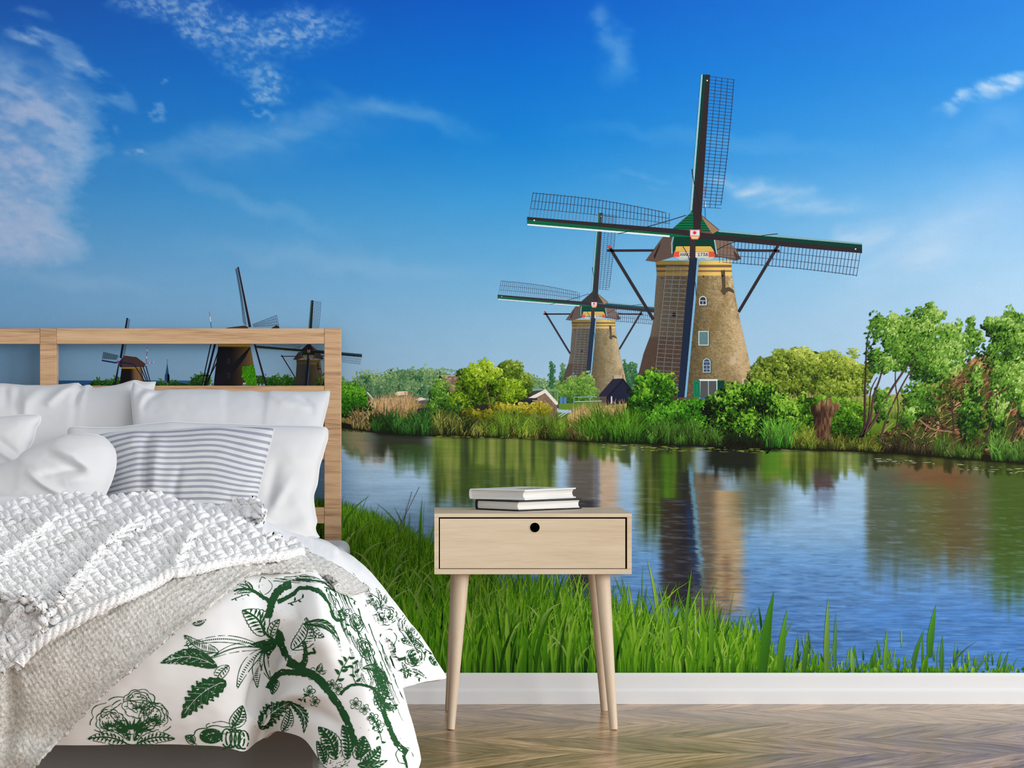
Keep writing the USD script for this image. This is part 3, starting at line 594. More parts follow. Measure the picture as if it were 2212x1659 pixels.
    H.poly([(1489.5, 495.5), (1512.5, 495.5), (1512, 511), (1508, 518), (1494, 518), (1490, 511)], col((214, 66, 60))); H.poly([(1491.3, 497.2), (1510.8, 497.2), (1510.8, 509), (1491.3, 509)], col((214, 224, 236)), .2); H.poly([(1491.5, 510), (1510.5, 510), (1507, 516), (1495, 516)], col((214, 202, 150)), .2)
    a = np.arange(16) * math.pi / 8; rr = np.where(np.arange(16) % 2 == 0, 6.2, 2.6)
    H.poly(np.c_[1500.5 + rr * np.cos(a), 502.8 + rr * .95 * np.sin(a)], col((214, 40, 44)), .4)
    H.build('hub', root)
    wd = col((48, 42, 46))
    for pts, w, tip in ((((1311.6, 541.4), (1412, 541)), 5.2, 0), (((1315, 531), (1411.5, 690)), 6.4, 1), (((1588, 540.5), (1684, 542)), 5.4, 0), (((1680.5, 531), (1595.5, 674)), 6.4, 0)):
        B = ink(1.5 if pts[0][0] < 1500 else .6); B.line(pts, w, wd)
        if tip: B.line([pts[0], (pts[0][0] + 3.2, pts[0][1] + 5.2)], w, col((190, 76, 66)), .2)
        B.build('tail_pole', root)
    return root, col, ink

def build_mills():
    # far left mill, seen side on
    def dk(c, k=1.0): return np.array(c, float) * k
    I = Ink(7); NV = (20, 24, 48)
    I.grid([(263, 795), (306, 796), (312, 832), (258, 832)], lambda u, v: ramp([(0, (16, 14, 18)), (.45, (24, 18, 18)), (.62, (110, 82, 58)), (.85, (128, 98, 70)), (1, (80, 60, 46))], u), 20, 6)
    I.poly([(264, 793), (308, 794), (307, 797.5), (264, 796.5)], (140, 110, 40), .2)
    root = I.build('windmill', mural, label='farthest small windmill at the left, seen from the side between the rails')
    C = Ink(7.5); C.poly([(258, 781), (268, 768), (295, 771.5), (314.5, 786), (312, 793), (259, 793)], (70, 50, 48)); C.poly([(258, 781), (264, 774), (264, 794), (258, 792)], (40, 34, 36), .1); C.build('cap', root)
    S = Ink(8); S.poly([(273.5, 686.6), (276.8, 687), (263, 774), (258.5, 773)], NV); lattice(S, [(264, 768), (276.5, 689), (280.5, 690), (269, 769)], 22, 3, dk((62, 72, 96)), .7); S.build('sail', root)
    S = Ink(8.1); S.poly([(220, 777), (250, 782), (256, 781), (256, 784), (249, 785), (220, 780)], (18, 40, 84)); S.poly([(223.5, 760.5), (256, 768), (250, 777.5), (221, 775)], (84, 112, 132), -.2)
    lattice(S, [(252, 778), (221, 775), (223.5, 760.5), (256, 768)], 8, 5, dk((40, 50, 66)), .7); S.build('sail', root)
    S = Ink(8.2); S.poly([(257, 780), (288, 785), (288, 788), (257, 784)], (18, 36, 74)); S.build('sail', root)
    S = Ink(6.9); S.poly([(256, 784), (258, 785), (251, 832), (246, 832)], NV); S.build('sail', root)
    for p in (((290, 788), (313, 824)), ((303, 792), (318, 826)), ((309, 792), (321, 826)), ((315, 790), (325, 826))):
        B = Ink(7.9); B.line(p, 1.8, (18, 16, 34)); B.build('tail_pole', root)
    for p in (((316, 785), (318.5, 749)), ((316, 785), (336, 782))):
        B = Ink(7.9); a, b = np.array(p, float)
        for k, c in enumerate(((200, 90, 90), (60, 100, 170), (225, 225, 230), (190, 80, 84), (60, 110, 180), (220, 220, 225), (200, 110, 116))): B.line([a + (b - a) * k / 7, a + (b - a) * (k + 1) / 7], 1.5, c)
        B.build('striped_pole', root)
    H = Ink(8.5); H.poly(Point(255, 781).buffer(2.2), (190, 60, 60)); H.build('hub', root)
    # mill behind the headboard, right
    windmill(667, 757.5, .318, 'windmill', 'small windmill crossed by the right headboard post', 9, pal='far', parts=('top', 'left', 'right', 'bottom'), seed=3, text=False, haze=.06, shade=.62)
    # mill with the ivy
    I = Ink(12)
    I.grid([(472, 742), (540, 742), (556.5, 834), (461.5, 834)], lambda u, v: mixc(ramp([(0, (14, 15, 24)), (.4, (22, 20, 24)), (.55, (44, 36, 30)), (1, (112, 88, 54))], u), (18, 17, 24), sstep(.02, -.06, u - (1.05 - v * 1.0))* .0 + sstep(.0, .05, .93 - v * 1.15 - u) * 0), 40, 30)
    I.poly([(472.5, 742), (540, 742), (540.8, 749), (471.5, 747.5)], (176, 140, 44), .2); I.poly([(471.5, 747.5), (541, 749), (541.2, 751), (471.3, 749.5)], (96, 70, 40), .25)
    I.poly([(472, 749), (541, 748), (500, 790), (468, 812), (462, 834), (478, 834), (505, 806), (530, 772), (540.5, 752), (535, 748)], (22, 20, 28), .3)
    root = I.build('windmill', mural, label='dark ivy-clad windmill standing behind the headboard')
    W = Ink(13); W.poly([(525, 827), (533, 827), (533, 834), (525, 834)], (216, 224, 228)); W.poly([(526, 829), (528.6, 829), (528.6, 834), (526, 834)], (44, 70, 110), .2); W.poly([(529.6, 829), (532, 829), (532, 834), (529.6, 834)], (44, 70, 110), .2); W.build('window', root)
    for q in ((491, 775), (491, 806)):
        W = Ink(13); W.poly([(q[0], q[1]), (q[0] + 6, q[1]), (q[0] + 6, q[1] + 10), (q[0], q[1] + 10)], (40, 52, 74)); W.poly([(q[0] + 1, q[1] + 1), (q[0] + 5, q[1] + 1), (q[0] + 5, q[1] + 9), (q[0] + 1, q[1] + 9)], (20, 24, 36), .2); W.build('window', root)
    V = Ink(13); iv = Polygon([(523, 792), (549, 790), (552, 812), (555, 834), (533, 834), (530, 824), (522, 814), (524, 804)]); V.poly(iv, (50, 112, 12))
    r = np.random.default_rng(9); pts = [(x, y) for x, y in zip(r.uniform(520, 557, 900), r.uniform(789, 834, 900)) if iv.contains(Point(x, y))]
    for x, y in pts:
        V.poly([(x - 1.3, y), (x, y - 1.1), (x + 1.3, y), (x, y + 1.1)], np.array((62, 136, 14)) * r.uniform(.65, 1.35), .2 + .3 * r.random())
    V.build('ivy', root, label='bright green ivy on the dark tower')
    C = Ink(12.5); C.poly([(490, 708), (530, 703), (536, 707), (544, 744), (470, 744), (474, 726)], (70, 52, 46)); C.build('cap', root)
    S = Ink(14); S.poly([(513, 576.5), (516.5, 577), (543, 706), (537.5, 707)], (34, 30, 44)); S.line([(516.6, 577.5), (543, 705)], 1.1, (150, 160, 170), .2)
    lattice(S, [(534, 702), (513.5, 579), (508.8, 581), (525.8, 700)], 34, 4, dk((58, 64, 82)), .8, bow=2.0); S.build('sail', root)
    S = Ink(14); lattice(S, [(549, 707), (602.7, 707), (598, 681.5), (546, 700.7)], 16, 4, dk((58, 64, 82)), .8); S.poly([(586, 709), (598, 702), (603, 706), (604, 712), (586, 712)], (52, 42, 40), .2); S.build('sail', root)
    S = Ink(14); S.poly([(548, 742), (551.5, 742), (577, 833), (573, 833)], (38, 30, 36)); S.build('sail', root)
    for p, w in ((((456, 742), (436, 834)), 2.2), (((465, 742), (442, 834)), 4.2), (((472, 757), (447, 834)), 2.2), (((468, 784), (442, 834)), 2.2), (((433, 812), (452, 811)), 2.0)):
        B = Ink(13.5); B.line(p, w, (16, 16, 34)); B.build('tail_pole', root)
    B = Ink(12)
    for a, b, c in ((673, 684, (186, 110, 122)), (684, 695, (226, 228, 232)), (695, 708, (46, 118, 180))): B.line([(452.3 + (a - 673) * .13, a), (452.3 + (b - 673) * .13, b)], 1.5, c)
    B.build('striped_pole', root, label='thin red, white and blue pole')
    # second mill and the big mill
    r2, col, ink = windmill(1283.3, 656.4, .575, 'windmill', 'second windmill half hidden behind the tallest one', 16, pal='mid', seed=2, text=True, haze=.08)
    for q, w, h in (((1419, 760), 8, 14), ((1487 - 14, 748), 9, 16), ((1487 - 16, 812), 9, 18)):
        W = ink(2.3); x, y = q; W.poly([(x, y + h), (x, y + 4), (x + w / 2, y), (x + w, y + 4), (x + w, y + h)], (112, 136, 160)); W.poly([(x + 2, y + h - 2), (x + 2, y + 6), (x + w - 2, y + 6), (x + w - 2, y + h - 2)], (44, 50, 66), .2); W.line([(x + w / 2, y + 3), (x + w / 2, y + h)], 1.2, (120, 140, 165), .3); W.build('window', r2)
    B = Ink(21)
    for a, b, c in ((404, 428, (206, 70, 76)), (428, 448, (226, 230, 236)), (448, 475, (50, 120, 200))): B.line([(1523, a), (1523.8, b)], 1.8, c)
    root, col, ink = windmill(1501, 503, 1.0, 'windmill', 'tallest windmill, its sails spread wide over the right half of the mural', 22, seed=1)
    B.build('striped_pole', root)
    def win(x0, y0, x1, y1, arch, nx, ny, fr, gl):
        W = ink(2.6); w, h = x1 - x0, y1 - y0
        o = [(x0, y1), (x0, y0 + (w / 2 if arch else 0))] + ([(x0 + w / 2 - w / 2 * math.cos(a), y0 + w / 2 - w / 2 * math.sin(a)) for a in np.linspace(0, math.pi, 12)] if arch else [(x0, y0)]) + [(x1, y0 + (w / 2 if arch else 0)), (x1, y1)]
        pg = Polygon(o).buffer(0); W.poly(affinity.translate(pg, 1.2, 1.4).buffer(.8), (92, 76, 52)); W.poly(pg, fr, .2); W.poly(pg.buffer(-2.0), gl, .4)
        for k in range(1, nx): W.line([(x0 + w * k / nx, y0 + 3 + (w / 2 if arch else 0)), (x0 + w * k / nx, y1 - 2)], 1.1, fr, .6)
        for k in range(1, ny): W.line([(x0 + 2, y0 + h * k / ny), (x1 - 2, y0 + h * k / ny)], 1.3, fr, .6)
        W.build('window', root)
    win(1510, 639.5, 1526.5, 659.5, True, 2, 2, (196, 212, 216), (52, 58, 74)); win(1508.5, 715, 1531, 746.5, False, 1, 1, (180, 206, 210), (92, 124, 128))
    win(1518, 774, 1535, 805, True, 2, 4, (150, 188, 204), (66, 74, 100)); win(1511, 820, 1549.5, 862, False, 2, 1, (196, 216, 222), (80, 82, 82)); win(1604, 818, 1624, 840, False, 1, 2, (206, 200, 178), (128, 104, 80))
    D = ink(3.2); D.poly([(1510, 819), (1550.5, 819), (1550.5, 823), (1510, 823)], (214, 228, 232)); D.build('lintel', root)
    D = ink(3.2); D.poly([(1512, 858), (1548, 858), (1548, 864), (1512, 864)], (60, 92, 150)); D.build('window_sill', root)
    for q, c, e in ((((1497.5, 822), (1512, 822), (1513, 858), (1498.5, 859)), (18, 122, 84), (10, 86, 62)), (((1549.5, 822), (1565, 822), (1564, 852), (1549.5, 854)), (12, 66, 54), (8, 46, 42))):
        D = ink(3.2); D.poly(q, c); cc = np.array(q).mean(0); D.poly(cc + (np.array(q) - cc) * np.array([.5, .74]), e, .2); D.poly(cc + (np.array(q) - cc) * np.array([.36, .66]), c, .3); D.build('shutter', root)
    I = Ink(20); I.line([(2173.5, 676), (2171, 722)], 5.2, (40, 66, 92)); lattice(I, [(2174, 740), (2176.5, 682), (2181, 683), (2178, 740)], 14, 3, dk((70, 90, 110)), .8)
    I.build('windmill', mural, label='sail tip of a windmill above the right-hand willow')
build_mills()
# ---- houses and sheds on the far bank
def build_houses():
    I = Ink(27)                                                           # long tiled house behind the tree
    I.poly([(951, 813), (926, 866), (926, 900), (1128, 900), (1128, 862), (1106, 813)], (44, 38, 38)); I.poly([(926, 900), (926, 868), (951, 816), (985, 862), (985, 900)], (52, 44, 42), .1)
    h = I.build('house', mural, label='long dark house with a brown tiled roof')
    R = Ink(27.4); rng = np.random.default_rng(4)
    roof = Polygon([(951, 812), (1106, 812), (1132, 858), (978, 858)]); R.poly(roof, (120, 92, 80))
    for j in range(11):
        y0 = 812 + j * 4.2
        for i in range(34):
            x0 = 948 + i * 5 + j * 2.4; q = Polygon([(x0, y0), (x0 + 4.4, y0), (x0 + 4.8, y0 + 3.6), (x0 + .4, y0 + 3.6)])
            if roof.contains(q): R.poly(q, np.array((146, 118, 104)) * rng.uniform(.72, 1.16), .2)
    R.line([(951, 811.5), (1106, 811.5)], 2.4, (186, 160, 140), .4); R.line([(951, 813), (926, 868)], 3.4, (50, 40, 38), .4); R.line([(951, 813), (968, 842)], 3.0, (44, 34, 34), .4); R.line([(950.6, 813), (950.6, 802)], 1.2, (40, 36, 40), .4)
    R.poly([(1056, 808), (1080, 807), (1084, 812), (1056, 812)], (60, 92, 116), -.1)
    R.build('roof', h)
    C = Ink(27.2); C.poly([(1081, 803), (1095, 803), (1095, 813), (1081, 813)], (150, 120, 108)); C.build('chimney', h)
    I = Ink(28); I.poly([(893, 878), (930, 872), (940, 874), (940, 902), (897, 902)], (46, 40, 50)); I.poly([(891, 880), (912, 872), (940, 870), (940, 877), (895, 884)], (124, 98, 72), .2)
    for k in range(6): I.line([(899 + k * 7, 884), (898 + k * 7, 902)], .8, (28, 26, 34), .3)
    I.build('shed', mural, label='low dark shed left of the tiled house')
    I = Ink(26.8); I.poly([(853, 850), (858, 846), (874, 845), (881, 848), (881, 853), (855, 855)], (226, 214, 176)); I.poly([(872, 845), (881, 845), (881, 851), (873, 852)], (222, 164, 146), .2); I.build('far_house', mural, label='tiny cream house among the far trees')
    I = Ink(26.8); I.poly([(780, 848), (792, 846), (808, 863), (786, 864)], (112, 104, 106)); I.line([(793, 847), (807, 863)], 2.2, (226, 220, 208), .2); I.build('far_house', mural, label='tiny grey gable beside the left bush')
    I = Ink(27); I.poly([(836, 861), (900, 857), (922, 862), (921, 866), (838, 864)], (128, 112, 98)); I.poly([(860, 859), (872, 862), (860, 865)], (214, 206, 190), .2); I.poly([(897, 863), (909, 858), (922, 862), (905, 866)], (222, 214, 196), .2)
    I.poly([(895, 866), (921, 866), (921, 872), (895, 872)], (92, 84, 92), .1); I.build('far_shed', mural, label='flat-roofed pale sheds above the dry reeds')
    I = Ink(28); I.poly([(1100, 862), (1155, 862), (1155, 892), (1100, 892)], (34, 36, 46))      # outbuilding with a white gable
    I.grid([(1153, 846), (1203, 846), (1203, 904), (1153, 904)], lambda u, v: np.array([[142, 116, 92.]]) * (1 + .5 * (fbm(u * 26, v * 30, 66, 3)[:, None] - .5)) * (1 - .14 * u[:, None]), 28, 28, .1)
    I.poly([(1150, 840), (1179, 840), (1150, 868)], (120, 160, 150), .11); I.poly([(1181, 840), (1206, 840), (1206, 874)], (112, 150, 96), .11)
    h = I.build('outbuilding', mural, label='small brick outbuilding with a white gable edge')
    R = Ink(28.4); R.poly([(1136, 846), (1169, 843), (1178, 842), (1142, 860), (1116, 862)], (74, 60, 62)); R.poly([(1116, 860), (1160, 860), (1161, 864), (1112, 864)], (52, 44, 52), .1); R.line([(1134, 847), (1147, 841)], 1.6, (52, 110, 150), .2); R.build('roof', h)
    R = Ink(28.8); R.poly([(1178.5, 840.5), (1205.5, 870), (1204, 875), (1200, 874), (1177.5, 849), (1156, 860), (1141, 859.5)], (226, 222, 212)); R.build('gable_board', h)
    R = Ink(28.8); R.poly(Point(1163, 878).buffer(3.2), (70, 100, 104)); R.poly(Point(1163, 878).buffer(2.3), (22, 30, 30), .2); R.build('window', h)
    I = Ink(24); I.poly([(1346, 818), (1368, 849), (1368, 877), (1310, 877), (1311, 858)], (32, 36, 58)); I.poly([(1296, 858), (1312, 858), (1312, 870), (1296, 870)], (84, 74, 66))
    for k in range(9): I.line([(1313, 857 + k * 2.5), (1367, 857 + k * 2.5)], .7, (24, 27, 46), .2)
    h = I.build('barn', mural, label='dark blue timber barn before the second windmill')
    R = Ink(24.4); R.poly([(1324, 818.5), (1346, 817.5), (1312, 857), (1291, 857)], (40, 40, 58)); R.poly([(1346, 817), (1370, 850), (1366, 852), (1346, 823), (1315, 858), (1310, 858)], (24, 26, 42), .2); R.line([(1324, 819), (1324, 811)], 1, (30, 30, 44), .3); R.line([(1346, 818), (1346, 809)], 1, (30, 30, 44), .3); R.build('roof', h)
    for x0 in (1209, 1217):
        I = Ink(28); I.poly([(x0, 858), (x0 + 7, 857), (x0 + 7, 880), (x0, 880)], (74, 118, 158)); I.line([(x0 + 3.5, 860), (x0 + 3.5, 879)], 1, (120, 160, 190), .2); I.build('blue_gate', mural)
    for pts, w, c in ((((1239, 858), (1240, 894)), 2.2, (96, 140, 176)), (((1321, 856), (1321, 872)), 3.0, (206, 206, 206)), (((1207, 899), (1232, 882)), 2.0, (206, 210, 214)), (((1211, 901), (1236, 884)), 1.6, (190, 196, 200)), (((1228, 891), (1229, 926)), 1.6, (150, 130, 110)), (((1238, 858), (1290, 857)), 1.4, (140, 170, 190)), (((1275, 866), (1275, 857)), 1.8, (120, 160, 190)), (((1240, 868), (1300, 866)), 1.6, (190, 200, 190))):
        I = Ink(29); I.line(pts, w, c); I.build('fence_rail', mural)
    for x, c in ((1192, (36, 80, 96)), (1196, (30, 40, 44))):
        I = Ink(28); I.poly(Point(x, 845).buffer(2.2), c); I.poly([(x - 3, 848), (x + 3, 848), (x + 2.6, 856), (x - 2.6, 856)], c); I.build('person', mural)
build_houses()

# ---- meadow, bank and everything growing on it
def build_bank():
    def ground(x, y):
        s = shore(x); d = s - y
        c = ramp([(0, (34, 34, 18)), (.12, (60, 76, 24)), (.5, (88, 124, 34)), (1, (124, 152, 56))], np.clip(d / 110, 0, 1) + .35 * (fbm(x / 14, y / 9, 71, 4) - .5))
        return mixc(c, (178, 156, 96), sstep(.45, .7, fbm(x / 60, y / 14, 72, 3)) * .5 * sstep(10, 50, d))
    I = Ink(26)
    xs = np.r_[np.linspace(-760, 690, 30), np.linspace(700, 2212, 260), np.linspace(2230, 2950, 20)]; t = np.linspace(0, 1, 26)
    x, v = np.meshgrid(xs, t); top = np.interp(x, [-760, 700, 760, 850, 900, 1100, 1240, 1290, 1360, 1480, 1560, 1640, 1800, 1960, 2050, 2212, 2950], [845, 858, 868, 866, 872, 880, 894, 880, 874, 872, 884, 868, 862, 850, 800, 790, 800])
    y = top + v * (shore(x) - top)
    I.add(np.c_[x.ravel(), y.ravel()], gridfaces(len(t), len(xs)), ground(x, y).reshape(-1, 3)); I.build('bank_ground', mural, label='green far bank of the canal')
    # meadow with dry reed before the barn
    I = Ink(29.2); r = np.random.default_rng(31)
    def reeds(n, xa, xb, yf, hmin, hmax, c0, c1, w, seed, lean=.18, layer=None):
        q = np.random.default_rng(seed); x = q.uniform(xa, xb, n); h = q.uniform(hmin, hmax, n); y = yf(x) + q.uniform(-6, 6, n)
        o = np.argsort(y); x, h, y = x[o], h[o], y[o]
        k = q.uniform(.7, 1.25, (n, 1))
        blades(I, x, y, h, q.normal(0, lean, n) * h, q.uniform(.6, 1.2, n) * w, np.clip(np.array(c0, float) * k, 0, 255), np.clip(np.array(c1, float) * k, 0, 255), seed + 1, 3)
    TAN0, TAN1, GR0, GR1 = (150, 120, 62), (214, 188, 126), (44, 78, 18), (128, 164, 48)
    I.poly([(1225, 898), (1250, 884), (1300, 876), (1366, 873), (1366, 905), (1230, 925)], (178, 164, 88)); I.poly([(1240, 884), (1366, 870), (1366, 879), (1250, 890)], (128, 160, 54), .1); I.poly([(1207, 872), (1300, 868), (1300, 878), (1240, 886), (1207, 884)], (96, 132, 48), .1)
    reeds(900, 1236, 1368, lambda x: 912 + 0 * x, 16, 40, TAN0, TAN1, 1.7, 401); reeds(120, 1255, 1366, lambda x: 896 + 0 * x, 18, 36, (140, 110, 66), (204, 164, 118), 1.8, 402)
    reeds(1500, 742, 900, lambda x: np.interp(x, [742, 800, 900], [912, 914, 892]), 16, 40, TAN0, (210, 176, 122), 1.8, 403); reeds(500, 800, 885, lambda x: np.interp(x, [800, 885], [898, 886]), 20, 46, (164, 128, 84), (222, 184, 134), 1.6, 404)
    reeds(500, 738, 830, lambda x: np.interp(x, [738, 830], [926, 930]), 12, 36, (52, 62, 28), (140, 146, 84), 2.0, 405)
    reeds(260, 700, 760, lambda x: 916 + 0 * x, 10, 30, (40, 70, 24), (120, 140, 70), 2.0, 406)
    reeds(900, 1560, 1900, lambda x: np.interp(x, [1560, 1900], [868, 880]), 12, 30, (92, 120, 40), (176, 184, 92), 1.8, 407); reeds(160, 1690, 1780, lambda x: 862 + 0 * x, 14, 26, (160, 136, 80), (206, 178, 124), 1.8, 408)
    reeds(1400, 1800, 1990, lambda x: np.interp(x, [1800, 1990], [890, 905]), 14, 40, (84, 116, 36), (164, 182, 84), 1.8, 409)
    I.build('dry_reed_bed', mural, label='pale dry reeds standing on the far bank', kind='stuff')
    def plant(name, blobs, n, size, pal, seed, layer, label=None, stems=(), scol=(70, 50, 36), clump=13.0, **k):
        I = Ink(layer); foliage(I, blobs, n, size, pal, seed, clump, **k); p = I.build(name, mural, label=label)
        if stems:
            T = Ink(layer + 0.3)
            for pts, w0, w1 in stems:
                q = curve(pts, 22); c = np.asarray(scol, float) * np.random.default_rng(seed + len(pts)).uniform(.8, 1.2)
                T.line(q, np.linspace(w0, w1, len(q)), c, .3); T.line(q + np.array([.28, 0]) * w0 * .5, np.linspace(w0, w1, len(q)) * .35, c * 1.5, .5)
            T.build('trunk', p)
        return p
    plant('bush', [(752, 862, 34, 34), (740, 868, 40, 30), (778, 868, 24, 22), (720, 855, 34, 40)], 1500, 6.0, [(0, (8, 30, 8)), (.3, (22, 66, 10)), (.55, (46, 112, 18)), (1, (110, 170, 44))], 501, 29.6, 'deep green bush just right of the headboard post', clump=10)
    plant('willow_shrub', [(951, 860, 20, 44), (965, 880, 28, 26), (940, 888, 18, 20)], 900, 5.0, P_WILLOW, 502, 30, 'grey-green shrub at the gable of the tiled house', clump=9)
    plant('tree', [(1035, 828, 34, 34), (1050, 808, 22, 20), (1015, 848, 34, 26), (1060, 850, 40, 24), (1090, 838, 30, 16), (1105, 852, 24, 10), (1000, 868, 24, 14), (1085, 866, 20, 8), (1012, 806, 16, 8), (1040, 796, 10, 8)], 3000, 6.4, [(0, (24, 40, 8)), (.3, (62, 92, 14)), (.55, (112, 146, 24)), (.8, (152, 184, 44)), (1, (190, 208, 84))], 503, 30.2, 'yellow-green garden tree in front of the tiled roof', stems=[([(1060, 905), (1058, 880), (1052, 850), (1046, 826)], 8, 3), ([(1058, 876), (1080, 852), (1096, 842)], 4, 2)], scol=(96, 78, 54), clump=11)
    plant('tree', [(1104, 800, 22, 16), (1116, 826, 26, 20), (1128, 838, 20, 12), (1096, 816, 16, 20), (1090, 794, 10, 6)], 1400, 5.4, [(0, (24, 40, 10)), (.3, (58, 84, 20)), (.6, (98, 128, 34)), (1, (160, 180, 78))], 504, 29.9, 'darker tree at the right end of the tiled roof', clump=9, contrast=1.1)
    plant('shrub', [(1240, 842, 34, 22), (1258, 836, 24, 24), (1215, 850, 22, 16), (1270, 850, 18, 16), (1236, 858, 40, 12)], 1700, 4.6, [(0, (44, 80, 30)), (.3, (78, 122, 44)), (.6, (120, 160, 66)), (1, (172, 200, 112))], 505, 25.4, 'light feathery shrub at the foot of the second windmill', clump=8, contrast=.8)
    plant('shrub', [(1094, 884, 40, 9), (1130, 886, 30, 9), (1170, 884, 18, 10), (1040, 896, 40, 10)], 700, 5.0, [(0, (60, 60, 14)), (.4, (128, 128, 26)), (.7, (170, 158, 46)), (1, (196, 190, 84))], 506, 30.6, 'yellowish shrubs along the outbuilding wall', clump=8)
    plant('bush', [(1405, 850, 36, 44), (1420, 824, 28, 22), (1390, 880, 30, 34), (1430, 860, 24, 40), (1380, 896, 20, 20)], 2600, 6.0, P_BUSH, 507, 31, 'leafy bush at the left foot of the tallest windmill', clump=11, contrast=1.15, bias=.03)
    plant('bush', [(1470, 905, 60, 34), (1440, 920, 50, 30), (1505, 896, 44, 28), (1530, 920, 40, 36), (1410, 930, 34, 24)], 2600, 6.0, [(0, (10, 30, 8)), (.3, (30, 78, 14)), (.55, (64, 132, 24)), (.8, (106, 168, 42)), (1, (150, 200, 78))], 508, 31.2, 'low bright bush before the tallest windmill', clump=11)
    plant('tree', [(1662, 800, 30, 26), (1700, 790, 44, 30), (1750, 782, 44, 26), (1800, 796, 50, 30), (1850, 808, 40, 24), (1680, 836, 50, 26), (1780, 836, 90, 26), (1640, 816, 16, 26)], 6000, 6.2, P_OLIVE, 509, 29.4, 'row of olive green fruit trees right of the tallest windmill', stems=[([(1724, 868), (1722, 850), (1718, 830)], 3, 2), ([(1732, 866), (1730, 850), (1734, 830)], 3, 2), ([(1700, 862), (1702, 850), (1708, 836)], 2.4, 1.6)], scol=(48, 40, 30), clump=10, contrast=1.05, rag=.35)
    plant('bush', [(1612, 868, 60, 40), (1650, 876, 52, 42), (1580, 900, 50, 50), (1640, 920, 60, 44), (1600, 930, 80, 34), (1560, 880, 34, 30), (1690, 905, 30, 34)], 5200, 6.4, [(0, (8, 16, 8)), (.32, (22, 46, 12)), (.55, (48, 98, 18)), (.8, (98, 154, 34)), (1, (148, 188, 68))], 510, 31.6, 'big dark round bush on the water edge', clump=12, contrast=1.5, bias=-.08)
    plant('bush', [(1720, 905, 44, 34), (1750, 880, 40, 24), (1700, 930, 40, 26), (1790, 900, 50, 40), (1840, 925, 40, 26), (1830, 890, 36, 20)], 3600, 5.6, [(0, (14, 36, 8)), (.3, (44, 86, 16)), (.55, (84, 134, 28)), (.8, (130, 172, 52)), (1, (172, 200, 92))], 511, 31.4, 'fresh green undergrowth around the pollard stump', clump=10)
    I = Ink(33.4)                                                          # pollard stump
    o = [(1751, 877), (1764, 873), (1770, 874), (1770, 866), (1774, 863), (1780, 866), (1783, 872), (1785, 862), (1789, 858), (1797, 862), (1798, 871), (1806, 872), (1810, 867), (1815, 872), (1814, 882), (1806, 889), (1799, 900), (1795, 916), (1793, 940), (1795, 955), (1788, 956), (1781, 953), (1774, 957), (1760, 957), (1763, 942), (1758, 922), (1757, 900), (1752, 890)]
    def bark(x, y): return ramp([(0, (34, 24, 20)), (.4, (74, 52, 38)), (.65, (120, 90, 64)), (1, (176, 142, 106))], np.clip(.40 + .9 * (fbm(x / 3.5, y / 14, 81, 4) - .5) + .16 * (x - 1776) / 20 + .25 * sstep(886, 868, y), 0, 1))
    I.grad(o, bark, 0, 2.6); I.build('pollard_stump', mural, label='knobbly brown pollard willow stump on the bank')
    # reed heap and willows at the right
    I = Ink(29.8)
    def heap(x, y): return mixc(ramp([(0, (34, 24, 20)), (.35, (78, 56, 40)), (.6, (142, 102, 68)), (1, (214, 166, 110))], np.clip(.30 + 1.2 * (fbm(x / 7, y / 5, 91, 5) - .5) + .36 * sstep(880, 770, y) - .2 * sstep(930, 970, y), 0, 1)), (56, 80, 26), sstep(.46, .56, fbm(x / 16, y / 14, 92, 4)) * .85)
    I.grad([(1880, 968), (1900, 940), (1960, 905), (2000, 850), (2060, 810), (2110, 768), (2160, 764), (2230, 780), (2230, 996), (2100, 988), (1990, 980)], heap, 0, 5)
    q = np.random.default_rng(93)
    for k in range(460):
        x, y = q.uniform(1890, 2212), q.uniform(800, 965)
        if y < np.interp(x, [1890, 2000, 2110, 2212], [950, 850, 775, 780]): continue
        L, a = q.uniform(12, 44), q.choice([-1, 1]) * q.uniform(.3, 1.3); p = np.array([(x, y), (x + L * .5 * math.cos(a), y - L * .5 * abs(math.sin(a)) - 2), (x + L * math.cos(a), y - L * abs(math.sin(a)))])
        I.line(p, q.uniform(.7, 1.8), np.array([(176, 136, 92), (120, 86, 58), (66, 50, 40), (202, 164, 116)][q.integers(4)]) * q.uniform(.7, 1.1), .2 + .5 * q.random())
    I.build('brushwood_heap', mural, label='reddish-brown heap of cut reed and brushwood')
    I = Ink(30); I.grad([(1822, 893), (1850, 882), (1872, 880), (1876, 894), (1850, 906), (1830, 902)], lambda x, y: mixc(np.full(x.shape + (3,), 0.) + (112, 84, 62), (52, 38, 30), sstep(.35, .65, fbm(x / 5, y / 4, 95))), 0, 3); I.build('earth_mound', mural)
    st1 = [([(1858, 945), (1868, 915), (1868, 860), (1870, 800), (1872, 750), (1876, 722), (1890, 702)], 6, 1.6), ([(1860, 945), (1880, 905), (1886, 860), (1900, 820), (1912, 775)], 7, 2), ([(1856, 948), (1884, 915), (1920, 850), (1960, 790), (1990, 745)], 8, 2), ([(1902, 950), (1915, 905), (1935, 860), (1965, 805), (1995, 765)], 5, 1.6), ([(1866, 930), (1876, 900), (1880, 850), (1895, 815)], 4, 1.4), ([(1934, 930), (1940, 880), (1934, 820), (1938, 760)], 2.6, 1.2), ([(1942, 945), (1948, 900), (1955, 860)], 3, 1.4)]
